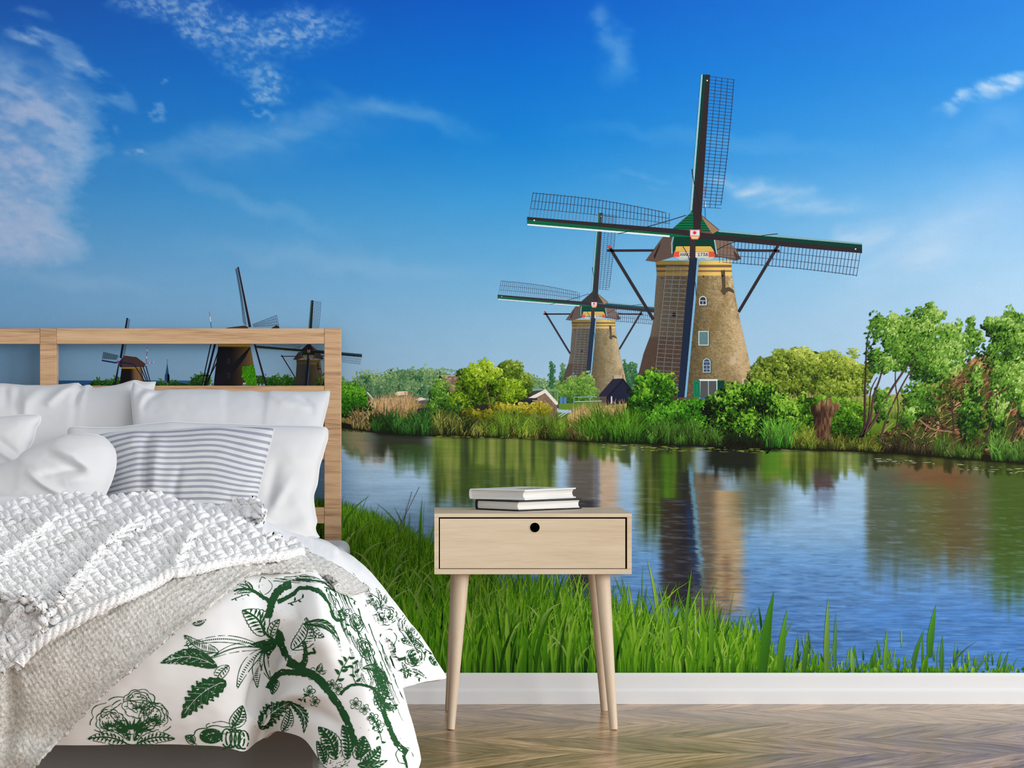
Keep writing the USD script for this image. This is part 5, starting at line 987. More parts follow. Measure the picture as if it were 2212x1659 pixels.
def build_pillows():
    pillow('pillow', 'big white pillow propped against the left half of the headboard', [(-200, 842), (-80, 838), (0, 829), (30, 831), (60, 833), (100, 833), (150, 830), (168, 828), (180, 836), (192, 832), (202, 838), (250, 833), (266, 829), (292, 822), (312, 826), (336, 825)],
           [(336, 825), (332, 840), (326, 880), (318, 985)], [(-190, 1010), (60, 1012), (318, 985)], [(-200, 842), (-190, 930), (-190, 1010)], 7.02, 6.80, .105, M['linen'],
           [([(100, 845), (70, 880), (62, 930)], 14, .010), ([(46, 840), (55, 880), (60, 925)], 9, -.008), ([(170, 832), (150, 850), (120, 880)], 9, .012), ([(192, 836), (180, 856), (170, 880)], 7, -.009), ([(20, 835), (26, 880)], 10, -.008)], seed=3)
    pillow('pillow', 'white pillow propped against the right half of the headboard', [(290, 824), (302, 832), (322, 842), (346, 846), (373, 844), (392, 844), (420, 844), (480, 844.5), (500, 848), (540, 847), (576, 851), (588, 847), (640, 848), (712, 845)],
           [(712, 845), (709, 868), (703, 892), (697, 920), (690, 975)], [(294, 985), (480, 990), (690, 975)], [(290, 824), (284, 850), (286, 880), (290, 925), (294, 985)], 6.90, 6.62, .095, M['linen'],
           [([(330, 846), (300, 880), (296, 910)], 12, .010), ([(350, 855), (322, 872), (312, 890)], 7, -.007), ([(312, 842), (298, 860), (292, 875)], 8, -.009), ([(575, 855), (610, 880), (665, 890)], 10, .006), ([(650, 870), (672, 884), (676, 900)], 8, -.008)], seed=4)
    pillow('pillow', 'small white pillow cut by the left edge of the picture', [(-150, 912), (-60, 903), (20, 899), (58, 896), (78, 896.5), (86, 899), (88.5, 904)],
           [(88.5, 904), (86, 913), (78, 925), (73, 948), (64, 968), (60, 985), (56, 1016)], [(-150, 1040), (-40, 1040), (56, 1016)], [(-150, 912), (-150, 980), (-150, 1040)], 6.52, 6.40, .07, M['linen'],
           [([(0, 950), (30, 975), (60, 1000)], 10, -.006), ([(0, 970), (30, 990), (50, 1004)], 9, .006)], seed=5)
    pillow('pillow', 'large white pillow standing behind the striped one', [(147, 931), (151, 924), (160, 921.5), (200, 924), (245, 924), (290, 919), (350, 913), (372, 911), (432, 914), (500, 916), (560, 918.5), (650, 920), (690, 922), (703, 924), (708, 930)],
           [(708, 930), (708, 942), (702, 966), (697, 985), (690, 1008), (685, 1045), (677, 1074), (681, 1110), (684, 1126), (681, 1140), (690, 1160)], [(160, 1140), (400, 1172), (600, 1170), (690, 1160)], [(147, 931), (149, 1000), (160, 1140)], 6.62, 6.40, .085, M['linen'],
           [([(600, 1010), (590, 1050), (585, 1090)], 14, -.007), ([(640, 1080), (660, 1100), (670, 1130)], 14, .008), ([(575, 1120), (600, 1130), (650, 1128)], 14, -.008), ([(630, 1040), (600, 1090), (580, 1120)], 12, .006), ([(610, 970), (640, 990), (690, 1000)], 16, .004)], seed=6)
    pillow('pillow', 'grey and white striped pillow in the middle of the pile', [(208, 941), (225, 937), (250, 933), (300, 929), (340, 929), (400, 926), (450, 922), (480, 920.5), (520, 922), (560, 923), (592, 925)],
           [(592, 925), (586, 950), (577, 985), (567, 1025), (558, 1065), (552, 1105)], [(222, 1110), (300, 1112), (400, 1116), (480, 1112), (552, 1105)], [(208, 941), (230, 975), (236, 1020), (232, 1060), (222, 1110)], 6.40, 6.20, .075, M['stripe'],
           [([(330, 935), (322, 965), (318, 1080)], 10, -.009), ([(300, 935), (290, 960), (240, 970)], 12, .006), ([(352, 960), (345, 1010), (338, 1090)], 12, .007), ([(395, 1020), (385, 1060), (380, 1095)], 9, -.006), ([(540, 1060), (505, 1075), (490, 1095)], 10, -.010), ([(560, 1040), (530, 1062), (500, 1080)], 9, .007)], seed=7, seam=True)
    pillow('pillow', 'plump white pillow lying in front at the left, its rounded end towards the striped one', [(-170, 1052), (-60, 1026), (0, 1006), (43, 991), (60, 975), (100, 957), (150, 939), (180, 937.5), (205, 939), (226, 946)],
           [(226, 946), (240, 960), (249, 976), (251, 992), (250, 1008), (246, 1024), (240, 1042), (230, 1064), (222, 1084), (212, 1108)], [(-170, 1150), (0, 1130), (100, 1122), (212, 1108)], [(-170, 1052), (-170, 1100), (-170, 1150)], 6.22, 6.06, .10, M['linen'],
           [([(40, 992), (60, 1010), (90, 1020)], 10, -.006), ([(140, 975), (180, 990), (215, 1020)], 13, .012), ([(130, 990), (150, 1000), (200, 1030)], 9, -.008), ([(120, 1035), (160, 1025), (200, 1018)], 8, -.008), ([(90, 1030), (120, 1055), (150, 1072)], 8, .008), ([(170, 1048), (200, 1040), (225, 1040)], 13, .010), ([(60, 1010), (100, 1020), (130, 1030)], 12, .006)], seed=8, power=.5)
build_pillows()
# ---- duvet: rows run from the middle of the bed over its edge to the hem; stations run along the foot, round the corner and up the right side
DUV = [  # back of top            top                 edge                 first drop            second drop            hem     (pixel x, pixel y, distance)
    [(-300, 1075, 5.95), (-300, 1130, 5.44), (-300, 1206, 5.20), (-300, 1300, 5.03), (-300, 1450, 4.99), (-300, 1612, 5.03)],
    [(-60, 1072, 5.95), (-60, 1128, 5.44), (-60, 1206, 5.20), (-60, 1300, 5.03), (-60, 1450, 4.99), (-60, 1612, 5.03)],
    [(120, 1072, 5.95), (130, 1128, 5.44), (140, 1208, 5.19), (150, 1300, 5.02), (160, 1450, 4.98), (165, 1613, 5.02)],
    [(240, 1074, 5.95), (270, 1130, 5.44), (300, 1212, 5.18), (320, 1310, 5.01), (340, 1450, 4.965), (345, 1612, 5.00)],
    [(330, 1076, 5.95), (385, 1133, 5.44), (440, 1218, 5.17), (462, 1320, 5.00), (474, 1460, 4.955), (470, 1615, 4.97)],
    [(380, 1079, 5.95), (440, 1136, 5.44), (510, 1224, 5.17), (532, 1330, 5.00), (540, 1470, 4.99), (527, 1628, 4.955)],
    [(405, 1082, 5.95), (470, 1138, 5.44), (545, 1228, 5.17), (578, 1340, 5.03), (584, 1470, 5.075), (556, 1606, 5.09)],
    [(425, 1085, 5.95), (492, 1140, 5.44), (575, 1232, 5.17), (612, 1345, 5.01), (622, 1460, 5.02), (596, 1580, 5.06)],
    [(445, 1088, 5.95), (515, 1143, 5.44), (608, 1235, 5.16), (655, 1330, 4.985), (672, 1450, 4.94), (650, 1594, 4.97)],
    [(465, 1091, 5.95), (540, 1146, 5.44), (640, 1237, 5.16), (700, 1330, 4.985), (726, 1450, 4.90), (700, 1662, 4.89)],
    [(485, 1095, 5.95), (562, 1150, 5.45), (664, 1238, 5.18), (742, 1330, 5.02), (786, 1450, 4.90), (800, 1745, 4.84)],
    [(505, 1099, 5.95), (580, 1154, 5.52), (688, 1236, 5.25), (782, 1330, 5.12), (838, 1450, 5.00), (880, 1730, 4.93)],
    [(525, 1104, 6.08), (598, 1158, 5.70), (706, 1230, 5.36), (806, 1335, 5.30), (859, 1462, 5.20), (909, 1650, 5.14)],
    [(545, 1110, 6.2), (616, 1160, 5.88), (716, 1220, 5.52), (800, 1330, 5.52), (842, 1440, 5.50), (872, 1540, 5.50)],
    [(560, 1117, 6.35), (632, 1160, 6.10), (722, 1208, 5.75), (792, 1310, 5.86), (822, 1420, 5.90), (842, 1500, 5.92)],
    [(572, 1124, 6.50), (646, 1158, 6.25), (722, 1196, 6.02), (806, 1296, 6.10), (858, 1392, 6.14), (884, 1484, 6.16)],
    [(580, 1132, 6.56), (655, 1156, 6.42), (720, 1186, 6.30), (806, 1272, 6.28), (880, 1372, 6.30), (924, 1474, 6.30)],
    [(588, 1139, 6.66), (660, 1155, 6.60), (712, 1176, 6.56), (800, 1248, 6.44), (886, 1346, 6.40), (966, 1467, 6.34)],
    [(592, 1143, 6.76), (660, 1154, 6.74), (704, 1168, 6.74), (788, 1231, 6.58), (876, 1334, 6.48), (960, 1453, 6.40)],
]
def build_duvet():
    N = np.array(DUV, float)                                   # station, row, (px, py, Z)
    W = unproj(N[..., 0], N[..., 1], N[..., 2])
    ns, nr = W.shape[:2]; su = np.linspace(0, 1, 300); sv = np.linspace(0, 1, 250)
    ds = np.linalg.norm(np.diff(W, axis=0), axis=2).mean(1); ts = np.r_[0, np.cumsum(ds + .03)]; ts /= ts[-1]
    A = PchipInterpolator(ts, W, axis=0)(su)                    # smooth along the stations
    tr = np.array([0, .22, .40, .56, .78, 1.0])
    G = PchipInterpolator(tr, A, axis=1)(sv)                    # and down the rows
    G = np.transpose(G, (1, 0, 2))                              # rows, stations
    for k in range(3): G[..., k] = gaussian_filter(G[..., k], (3.0, 1.6), mode='nearest')
    n = normals(G); px = CX + G[..., 0] * F / (G[..., 1] + DW); py = CY + (EYE - G[..., 2]) * F / (G[..., 1] + DW)
    u, v = np.meshgrid(su, sv)
    side = sstep(.42, .62, u)
    w = .006 * (fbm(px / 90, py / 70, 900, 3) - .5) * sstep(.2, .5, v)
    w += side * .006 * np.sin(u * 150 + 3 * fbm(u * 5, v * 3, 901)) * sstep(.35, .7, v) * sstep(1.0, .8, u) * .6
    w += .0025 * (fbm(px / 22, py / 26, 902, 3) - .5) * side
    w += 1.5 * ridges(px, py, [([(640, 1262), (628, 1330), (606, 1400)], 22, -.014), ([(668, 1262), (690, 1330), (706, 1400)], 26, .012), ([(590, 1420), (560, 1480), (545, 1530)], 14, -.012), ([(610, 1440), (680, 1395), (740, 1390)], 16, .008), ([(560, 1560), (640, 1500), (700, 1500)], 18, .010), ([(720, 1560), (660, 1530), (600, 1525)], 14, -.008), ([(745, 1190), (800, 1250), (860, 1330)], 10, .006), ([(735, 1195), (775, 1245), (820, 1310)], 8, -.007)])
    G = G + n * w[..., None]
    return G, u, v
DG, DU, DV = build_duvet()
duvet = thing('duvet', label='white duvet with a dark green floral print spilling over the side of the bed', cat='duvet')
obj('cover', solid_sheet(DG, .012), M['duvet_linen'], duvet, smooth=60)

def visible_lookup(G):
    """Pixel -> point on the cloth facing the camera, for draping other cloth and for laying the print on it."""
    P = G.reshape(-1, 3); Z = P[:, 1] + DW; px = CX + P[:, 0] * F / Z; py = CY + (EYE - P[:, 2]) * F / Z
    bx, by = np.floor(px / 5).astype(int), np.floor(py / 5).astype(int); key = bx * 100003 + by
    uk, inv = np.unique(key, return_inverse=True); zmin = np.full(len(uk), 1e9); np.minimum.at(zmin, inv, Z)
    # also compare with the neighbouring cells, so that what lies just behind an outline is dropped
    d = dict(zip(uk.tolist(), zmin.tolist())); near = zmin.copy()
    for a in (-1, 0, 1):
        for b in (-1, 0, 1):
            near = np.minimum(near, np.array([d.get(k + a * 100003 + b, 1e9) for k in uk.tolist()]))
    ok = (Z < zmin[inv] + .025) & (Z < near[inv] + .10)
    q = np.c_[px, py][ok]; return LinearNDInterpolator(q, Z[ok]), NearestNDInterpolator(q, Z[ok]), cKDTree(q)
ZL, ZN, ZT_TREE = visible_lookup(DG)
def smooth_z(px, py, off, sig=1.3, n=(26, 44)):
    """Distance of a second cloth lying over the first: smooth, and clear of it by off."""
    nv, nu = px.shape; iv, iu = np.linspace(0, nv - 1, n[0]).round().astype(int), np.linspace(0, nu - 1, n[1]).round().astype(int)
    a, b = np.meshgrid(iv, iu, indexing='ij'); zc = gaussian_filter(cloth_z(px[a, b].copy(), py[a, b].copy()), sig, mode='nearest')
    z = PchipInterpolator(iu, PchipInterpolator(iv, zc, axis=0)(np.arange(nv)), axis=1)(np.arange(nu))
    fine = gaussian_filter(cloth_z(px.copy(), py.copy()), 2.0, mode='nearest')
    for k in range(4):
        z = z - gaussian_filter(np.maximum(0, z - (fine - off)), 6 - k, mode='nearest') * 1.25
    return gaussian_filter(np.minimum(z, minimum_filter(fine, 7) - off * .5), 1.6, mode='nearest')
def cloth_z(px, py):
    z = ZL(px, py); m = np.isnan(z); z[m] = ZN(px[m], py[m]); return z

# ---- the floral print of the duvet cover
def build_print():
    q = np.random.default_rng(77); shapes = []
    def wob(pts, a, f=.2):
        p = np.asarray(pts, float); return p + a * (np.c_[fbm(p[:, 0] * f, p[:, 1] * f, 5, 3), fbm(p[:, 0] * f + 50, p[:, 1] * f, 6, 3)] - .5)
    def stroke(pts, w0, w1=None, n=30, rough=1.2):
        w1 = w0 if w1 is None else w1; p = wob(curve(pts, n), rough); t = np.gradient(p, axis=0); t /= np.maximum(np.linalg.norm(t, axis=1, keepdims=True), 1e-9); m = np.c_[-t[:, 1], t[:, 0]]
        w = np.linspace(w0, w1, n)[:, None] / 2 * (1 + .35 * (q.random((n, 1)) - .5)); return Polygon(np.vstack([p + m * w, (p - m * w)[::-1]])).buffer(0)
    def outline(poly, w, gap=.12):
        """Broken contour of a shape."""
        out = []
        for g in getattr(poly, 'geoms', [poly]):
            r = np.array(g.exterior.coords); L = np.r_[0, np.cumsum(np.linalg.norm(np.diff(r, axis=0), axis=1))]; k = max(6, int(L[-1] / 7)); t = np.linspace(0, L[-1], k + 1)
            for a, b in zip(t[:-1], t[1:]):
                if q.random() < gap: continue
                s = np.linspace(a, b, 5); out.append(LineString(np.c_[np.interp(s, L, r[:, 0]), np.interp(s, L, r[:, 1])]).buffer(w * q.uniform(.35, .65), 2))
        return unary_union(out)
    def leaf_shape(a, b, width, serr=0.0, n=40, bend=.12):
        a, b = np.array(a, float), np.array(b, float); d = b - a; L = np.linalg.norm(d); m = np.array([-d[1], d[0]]) / L; t = np.linspace(0, 1, n)
        mid = a + d * t[:, None] + m * (bend * L * np.sin(math.pi * t))[:, None]
        w = width / 2 * np.sin(math.pi * t ** .8) ** .8
        z = serr * np.abs(((t * 9) % 1) - .5) * 2 * width / 2 * np.sin(math.pi * t)
        return Polygon(np.vstack([mid + m * (w - z)[:, None], (mid - m * (w - z)[:, None])[::-1]])).buffer(0), mid, m, w
    def speck(poly, n, r0=.5, r1=1.6):
        x0, y0, x1, y1 = poly.bounds; return unary_union([affinity.scale(Point(q.uniform(x0, x1), q.uniform(y0, y1)).buffer(q.uniform(r0, r1), 2), q.uniform(.6, 2.2), 1) for _ in range(n)])
    def leaf_solid(a, b, width, serr=.35, bend=.12, spots=26):
        s, mid, m, w = leaf_shape(a, b, width, serr, bend=bend); vein = LineString(mid[3:-4]).buffer(.8)
        side = [LineString([mid[k], mid[k] + (mid[min(k + 5, 39)] - mid[k]) * 1.4 + sg * m * w[k] * .7]).buffer(.45) for k in range(6, 32, 6) for sg in (-1, 1)]
        shapes.append(s.difference(unary_union([vein] + side)).difference(speck(s, spots)))
    def leaf_hatched(a, b, width, bend=.12, nh=15, heavy=1.0):
        s, mid, m, w = leaf_shape(a, b, width, .12, bend=bend); shapes.append(outline(s, 1.5, .08)); shapes.append(LineString(mid).buffer(.8 * heavy).intersection(s)); d = (mid[-1] - mid[0]) / np.linalg.norm(mid[-1] - mid[0])
        for t in np.linspace(.08, .9, nh):
            k = int(t * 39)
            for sg in (-1, 1):
                e = mid[k] + sg * m * w[k] * .86 + d * width * .22; c0 = mid[k]; L = e - c0; pp = np.array([-L[1], L[0]]) / max(np.linalg.norm(L), 1e-6) * heavy * 1.5
                shapes.append(Polygon([c0, c0 + L * .5 + pp, e, c0 + L * .5 - pp * .4]).buffer(0).intersection(s.buffer(-.8)))
    def scallop(c, rx, ry, n, seed=0, rot=0.0):
        a = np.linspace(0, 2 * math.pi, n * 9 + 1)[:-1]; k = 1 + .13 * np.abs(np.sin(a * n / 2 + seed)) + .06 * np.sin(a * 2 + seed); p = np.c_[rx * k * np.cos(a), ry * k * np.sin(a)]
        return affinity.translate(affinity.rotate(Polygon(p).buffer(0), rot, origin=(0, 0)), *c)
    def peony(c, r, sq=1.0, rot=0.0, dark=.5, seed=1):
        c = np.array(c, float)
        for k, f in enumerate((1.0, .74, .5)): shapes.append(outline(scallop(c + np.array([0, -r * .1 * k]), r * f, r * f * sq, 9 - 2 * k, seed + k, rot), 1.6, .14))
        for k in range(12):
            a = math.radians(rot) + math.pi * (.12 + .8 * k / 11) + math.pi; L = r * q.uniform(.5, .85); p0 = c + np.array([0, r * .55 * sq]); e = p0 + np.array([math.cos(a), math.sin(a) * sq]) * L
            shapes.append(stroke([p0 + (e - p0) * .25, p0 + (e - p0) * .6 + q.normal(0, r * .03, 2), e], r * .13 * dark * 2, .6, 12))
        for k in range(40):
            a, rr = q.uniform(0, 2 * math.pi), r * math.sqrt(q.random()) * .85; p = c + np.array([math.cos(a), math.sin(a) * sq]) * rr; e = p + np.array([math.cos(a), math.sin(a) * sq]) * r * q.uniform(.05, .14)
            shapes.append(LineString([p, e]).buffer(q.uniform(.4, 1.0), 2))
    def blossom(c, r, n=5, seed=0):
        c = np.array(c, float); a0 = q.uniform(0, 6)
        for k in range(n):
            a = a0 + k * 2 * math.pi / n; shapes.append(outline(affinity.rotate(affinity.scale(Point(c + r * .62 * np.array([math.cos(a), math.sin(a)])).buffer(r * .46, 6), 1, .8), math.degrees(a)), 1.3, .12)); shapes.append(LineString([c + r * .2 * np.array([math.cos(a), math.sin(a)]), c + r * .6 * np.array([math.cos(a), math.sin(a)])]).buffer(.7, 2))
        shapes.append(Point(c).buffer(r * .2, 4))
    def sprig(a, b, n=4, s=9):
        a, b = np.array(a, float), np.array(b, float); shapes.append(stroke([a, (a + b) / 2 + q.normal(0, 2, 2), b], 2.0, .9, 14)); d = (b - a) / np.linalg.norm(b - a); m = np.array([-d[1], d[0]])
        for k in range(n):
            p = a + (b - a) * (k + .6) / n; sg = (-1) ** k; e = p + (d * .6 + sg * m) * s; sh, *_ = leaf_shape(p, e, s * .5, 0, 14); shapes.append(sh)
    def bough(pts, w0, w1):
        s = stroke(pts, w0, w1, 46, 3.0); shapes.append(s.difference(speck(s, int(s.area / 60), .4, 1.4)))
    # foot end, as the photograph has it
    peony((282, 1556), 76, .64, 0, .42, 1); peony((300, 1520), 34, .8, 0, .3, 4); peony((332, 1548), 30, .9, 20, .5, 11); peony((238, 1560), 28, .9, -20, .5, 12); leaf_hatched((274, 1606), (190, 1596), 30, .1, 9, 1.8); leaf_hatched((296, 1606), (378, 1596), 28, -.1, 9, 1.8); leaf_hatched((280, 1600), (246, 1556), 18, .1, 7, 2.2); leaf_hatched((290, 1600), (330, 1552), 18, -.1, 7, 2.2)
    leaf_solid((488, 1470), (392, 1552), 62, .42, .1, 60); leaf_hatched((494, 1438), (464, 1478), 26, .1, 7, 1.2)
    leaf_solid((470, 1440), (346, 1432), 40, .12, .14, 90); leaf_hatched((472, 1410), (398, 1372), 36, -.14, 15, 1.0)
    for e, w in (((398, 1395), 15), ((455, 1422), 18), ((512, 1488), 22), ((556, 1486), 20), ((585, 1470), 18)):       # drooping seed pods from the calyx
        s, mid, m, ww = leaf_shape((572, 1400), e, w, 0, 40, .10); shapes.append(outline(s, 1.3, .15)); shapes.append(unary_union([Point(p).buffer(1.5, 3) for p in mid[4:-3:1]] if w < 19 else [LineString([p - m * 3, p + m * 3 + 1]).buffer(.9, 2) for p in mid[5:-2:2]]))
    cal = [(540, 1392), (556, 1386), (580, 1380), (600, 1384), (596, 1398), (585, 1412), (580, 1424), (572, 1408), (560, 1412), (566, 1402)]; shapes.append(Polygon(cal).buffer(0).difference(speck(Polygon(cal).buffer(0), 30)))
    leaf_hatched((572, 1372), (524, 1318), 52, .16, 8, 2.3); shapes.append(stroke([(600, 1386), (570, 1362), (562, 1322)], 6, 2)); leaf_hatched((584, 1376), (604, 1338), 22, -.1, 6, 1.3)
    bough([(630, 1262), (602, 1276), (588, 1300), (580, 1335)], 17, 14); bough([(585, 1302), (560, 1284), (535, 1272), (505, 1276)], 9, 3); bough([(600, 1300), (632, 1284), (650, 1270), (682, 1272), (708, 1300)], 10, 5); bough([(660, 1268), (690, 1280), (716, 1318)], 9, 4)
    for b in ((530, 1256), (512, 1262), (506, 1284), (524, 1252)): leaf_solid((546, 1278), b, 9, 0, .1, 2)
    shapes.append(outline(leaf_shape((572, 1284), (566, 1246), 30, .1)[0], 1.2, .2)); sprig((622, 1304), (656, 1290), 4, 8); sprig((500, 1296), (540, 1282), 3, 5); leaf_solid((416, 1348), (446, 1338), 13, .2, .1, 3)
    bough([(604, 1384), (612, 1404), (624, 1424), (652, 1440)], 15, 13); bough([(652, 1440), (660, 1414), (654, 1384)], 13, 7); bough([(664, 1412), (680, 1408), (676, 1400)], 6, 4)
    leaf_hatched((632, 1404), (662, 1334), 44, .2, 10, 1.4); leaf_solid((654, 1348), (735, 1386), 20, .1, -.22, 8); leaf_hatched((668, 1352), (700, 1376), 22, .1, 6, 1.0); shapes.append(Polygon([(600, 1358), (610, 1366), (616, 1384), (600, 1392), (594, 1378)]).buffer(0))
    bough([(620, 1432), (650, 1444), (690, 1466), (715, 1500), (738, 1534), (756, 1575), (768, 1610)], 14, 15); bough([(706, 1494), (660, 1456), (612, 1452), (580, 1488)], 10, 14)
    blossom((640, 1448), 11); blossom((676, 1456), 13); leaf_solid((684, 1452), (694, 1432), 14, 0, .1, 3); leaf_solid((690, 1454), (706, 1448), 9, 0, .1, 2); leaf_hatched((600, 1470), (588, 1500), 20, .1, 6, 1.6)
    for c in ((668, 1494), (680, 1516), (716, 1478), (730, 1488), (768, 1520), (788, 1532), (806, 1552), (818, 1568)): blossom(c, q.uniform(9, 13))
    sprig((726, 1474), (742, 1434), 4, 14); sprig((738, 1446), (756, 1416), 3, 12); bough([(735, 1500), (770, 1478), (800, 1484), (824, 1520)], 6, 5); sprig((770, 1478), (762, 1430), 5, 12); leaf_solid((784, 1442), (818, 1464), 18, .1, -.3, 4); sprig((800, 1540), (826, 1606), 6, 9); sprig((668, 1500), (650, 1516), 3, 9); blossom((744, 1326), 12); sprig((740, 1310), (752, 1372), 6, 9)
    # folded flower and leaves at the hem
    s = scallop((468, 1594), 48, 25, 8, 2); shapes.append(outline(s, 1.8, .1)); c = affinity.scale(Point(456, 1590).buffer(20), 1.25, .82); shapes.append(c.difference(speck(c, 30)))
    for k in range(5): shapes.append(outline(affinity.scale(Point(490 + k * 9, 1594 + k).buffer(18), .62, 1.1), 3.0, .14))
    leaf_hatched((420, 1606), (400, 1590), 20, .1, 6, 1.5); leaf_hatched((500, 1572), (524, 1524), 34, .1, 8, 2.2); shapes.append(outline(scallop((478, 1572), 30, 12, 6), 1.4, .1)); sprig((556, 1560), (580, 1528), 4, 10)
    leaf_solid((560, 1574), (632, 1516), 50, .4, -.1, 130); leaf_solid((628, 1518), (656, 1584), 26, .4, -.2, 20); leaf_hatched((610, 1580), (626, 1530), 24, .1, 9, 1.5)
    leaf_hatched((726, 1640), (688, 1570), 42, .1, 10, 3.2); leaf_hatched((750, 1640), (740, 1566), 34, .1, 9, 3.0); leaf_hatched((770, 1640), (786, 1590), 40, .1, 8, 3.2); leaf_hatched((780, 1650), (822, 1612), 34, .1, 8, 2.6); leaf_hatched((700, 1650), (684, 1600), 26, .1, 8, 2.4)
    s = scallop((722, 1636), 32, 22, 8, 3); shapes.append(outline(s, 1.2, .2)); shapes += [Point(q.uniform(695, 752), q.uniform(1618, 1656)).buffer(q.uniform(.6, 1.4), 2) for _ in range(70)]; leaf_solid((772, 1652), (838, 1642), 22, .2, .1, 8)
    # right-hand side: foreshortened boughs and flowers on the drop
    bough([(828, 1536), (842, 1572), (858, 1606), (880, 1626)], 10, 13); shapes.append(outline(scallop((874, 1632), 16, 18, 6, 1), 1.4, .1)); bough([(872, 1630), (880, 1664)], 7, 4)
    for k in range(70):
        x = q.uniform(700, 850); y = 1290 + (x - 740) * 1.5 + q.uniform(-30, 60); L = q.uniform(20, 60); shapes.append(stroke([(x, y), (x + L * .18, y + L * .5), (x + L * .42, y + L)], q.uniform(.8, 2.6), .5, 12, 3))
    for k in range(9): leaf_hatched((815 + q.uniform(-8, 8), 1430 + k * 9), (835 + q.uniform(-6, 12), 1470 + k * 9), 13, .1, 6, 1.4)
    blossom((836, 1500), 10); sprig((832, 1500), (856, 1532), 5, 10); leaf_hatched((826, 1520), (858, 1530), 16, .1, 9, 1.4)
    # flap behind
    shapes.append(outline(scallop((806, 1306), 14, 24, 6, 2, -30), 1.6, .1)); peony((832, 1330), 22, .9, -20, .6, 7); leaf_solid((800, 1284), (812, 1312), 13, .2, .1, 8); leaf_solid((822, 1310), (834, 1282), 14, .3, .1, 6); leaf_solid((822, 1300), (812, 1270), 10, .3, .1, 6)
    peony((886, 1356), 19, 1.5, -35, .4, 8); leaf_hatched((915, 1398), (860, 1384), 20, .1, 13, 1.3); shapes.append(outline(scallop((838, 1380), 16, 20, 6, 2), 1.6, .1)); leaf_solid((850, 1424), (834, 1376), 16, .25, .1, 14); bough([(846, 1410), (862, 1424), (884, 1418), (902, 1410)], 8, 5)
    peony((896, 1420), 20, .9, 0, .7, 9); leaf_hatched((884, 1416), (900, 1436), 18, .1, 6, 1.8); leaf_solid((878, 1466), (868, 1430), 16, .4, .1, 8); leaf_solid((880, 1446), (922, 1466), 10, .2, -.1, 6); leaf_hatched((930, 1420), (952, 1436), 14, .1, 6, 1.2); sprig((918, 1402), (944, 1430), 5, 10); sprig((862, 1440), (910, 1466), 5, 8)
    for k in range(16): x = q.uniform(760, 900); y = 1220 + (x - 760) * 1.05 + q.uniform(8, 36); leaf_solid((x, y), (x + q.uniform(4, 18), y + q.uniform(8, 24)), q.uniform(4, 9), .25, .1, 4)
    leaf_solid((770, 1250), (800, 1296), 16, .3, .1, 8); leaf_solid((756, 1232), (776, 1254), 10, .3, .1, 4)
    for k in range(22):
        x = q.uniform(705, 835); y = 1265 + (x - 705) * 1.45 + q.uniform(0, 90); leaf_solid((x, y), (x + q.uniform(6, 16), y + q.uniform(22, 52)), q.uniform(4, 9), .3, q.uniform(-.2, .2), 6)
    for c, r in (((790, 1402), 15), ((822, 1462), 12), ((770, 1345), 12)): peony(c, r, 1.5, -30, .5, int(c[0]))
    bough([(716, 1318), (724, 1336), (736, 1342), (732, 1318)], 7, 5); sprig((700, 1268), (770, 1300), 7, 8); bough([(640, 1252), (690, 1256), (724, 1280)], 4, 3)
    for k in range(40): x = q.uniform(590, 720); y = 1244 + .12 * abs(x - 640) + q.uniform(-3, 10); L = q.uniform(12, 40); shapes.append(stroke([(x, y), (x + L * .5, y + q.uniform(-2, 2)), (x + L, y + L * .12 + max(0, x - 660) * .06)], q.uniform(.6, 2.0), .5, 10, 2))
    # top, near the pillows, seen almost flat
    for k in range(90):
        x, y = q.uniform(600, 745), q.uniform(1148, 1210)
        if y < 1146 + max(0, x - 640) * .28 or y > 1165 + (x - 600) * .5: continue
        L = q.uniform(10, 34); a = q.uniform(-.5, .7); shapes.append(stroke([(x, y), (x + L * .5, y + L * a * .3 - q.uniform(0, 4)), (x + L, y + L * a * .5)], q.uniform(.8, 2.4), .5, 10, 2))
    for c in ((664, 1163), (700, 1176), (690, 1192)): s = affinity.scale(scallop(c, 16, 6, 6, 1), 1, .9); shapes.append(outline(s, 1.2, .15))
    for a, b in (((655, 1168), (672, 1152)), ((702, 1190), (716, 1182)), ((650, 1178), (672, 1182)), ((735, 1205), (752, 1220))): leaf_solid(a, b, 7, .3, .1, 2)
    for k in range(420):
        x, y = q.uniform(330, 880), q.uniform(1260, 1650)
        if fbm(x / 60, y / 60, 88) > .55: shapes.append(affinity.scale(Point(x, y).buffer(q.uniform(.25, .6), 1), q.uniform(1, 3), 1))
    U = unary_union([s for s in shapes if s is not None and not s.is_empty])
    vs, fs, o = [], [], 0
    for g in getattr(U, 'geoms', [U]):
        if g.geom_type != 'Polygon' or g.area < .4: continue
        g = g.simplify(.15); v, f = trimesh.creation.triangulate_polygon(g, engine='earcut')
        if len(v) == 0: continue
        v3, f = trimesh.remesh.subdivide_to_size(np.c_[v, np.zeros(len(v))], f, 9.0, max_iter=8)
        vs.append(v3[:, :2]); fs.append(f + o); o += len(v3)
    v, f = np.vstack(vs), np.vstack(fs)
    z = ZL(v[:, 0], v[:, 1]); bad = np.isnan(z) | (ZT_TREE.query(v)[0] > 8.0); z[bad] = 0
    keep = ~bad[f].any(1) & (np.ptp(z[f], axis=1) < .13)
    f = f[keep]; used = np.unique(f); m = np.zeros(len(v), int); m[used] = np.arange(len(used)); v, z, f = v[used], z[used], m[f]
    P = unproj(v[:, 0], v[:, 1], z); view = P - np.array([0, -DW, EYE]); view /= np.linalg.norm(view, axis=1, keepdims=True); P = P - view * .0012
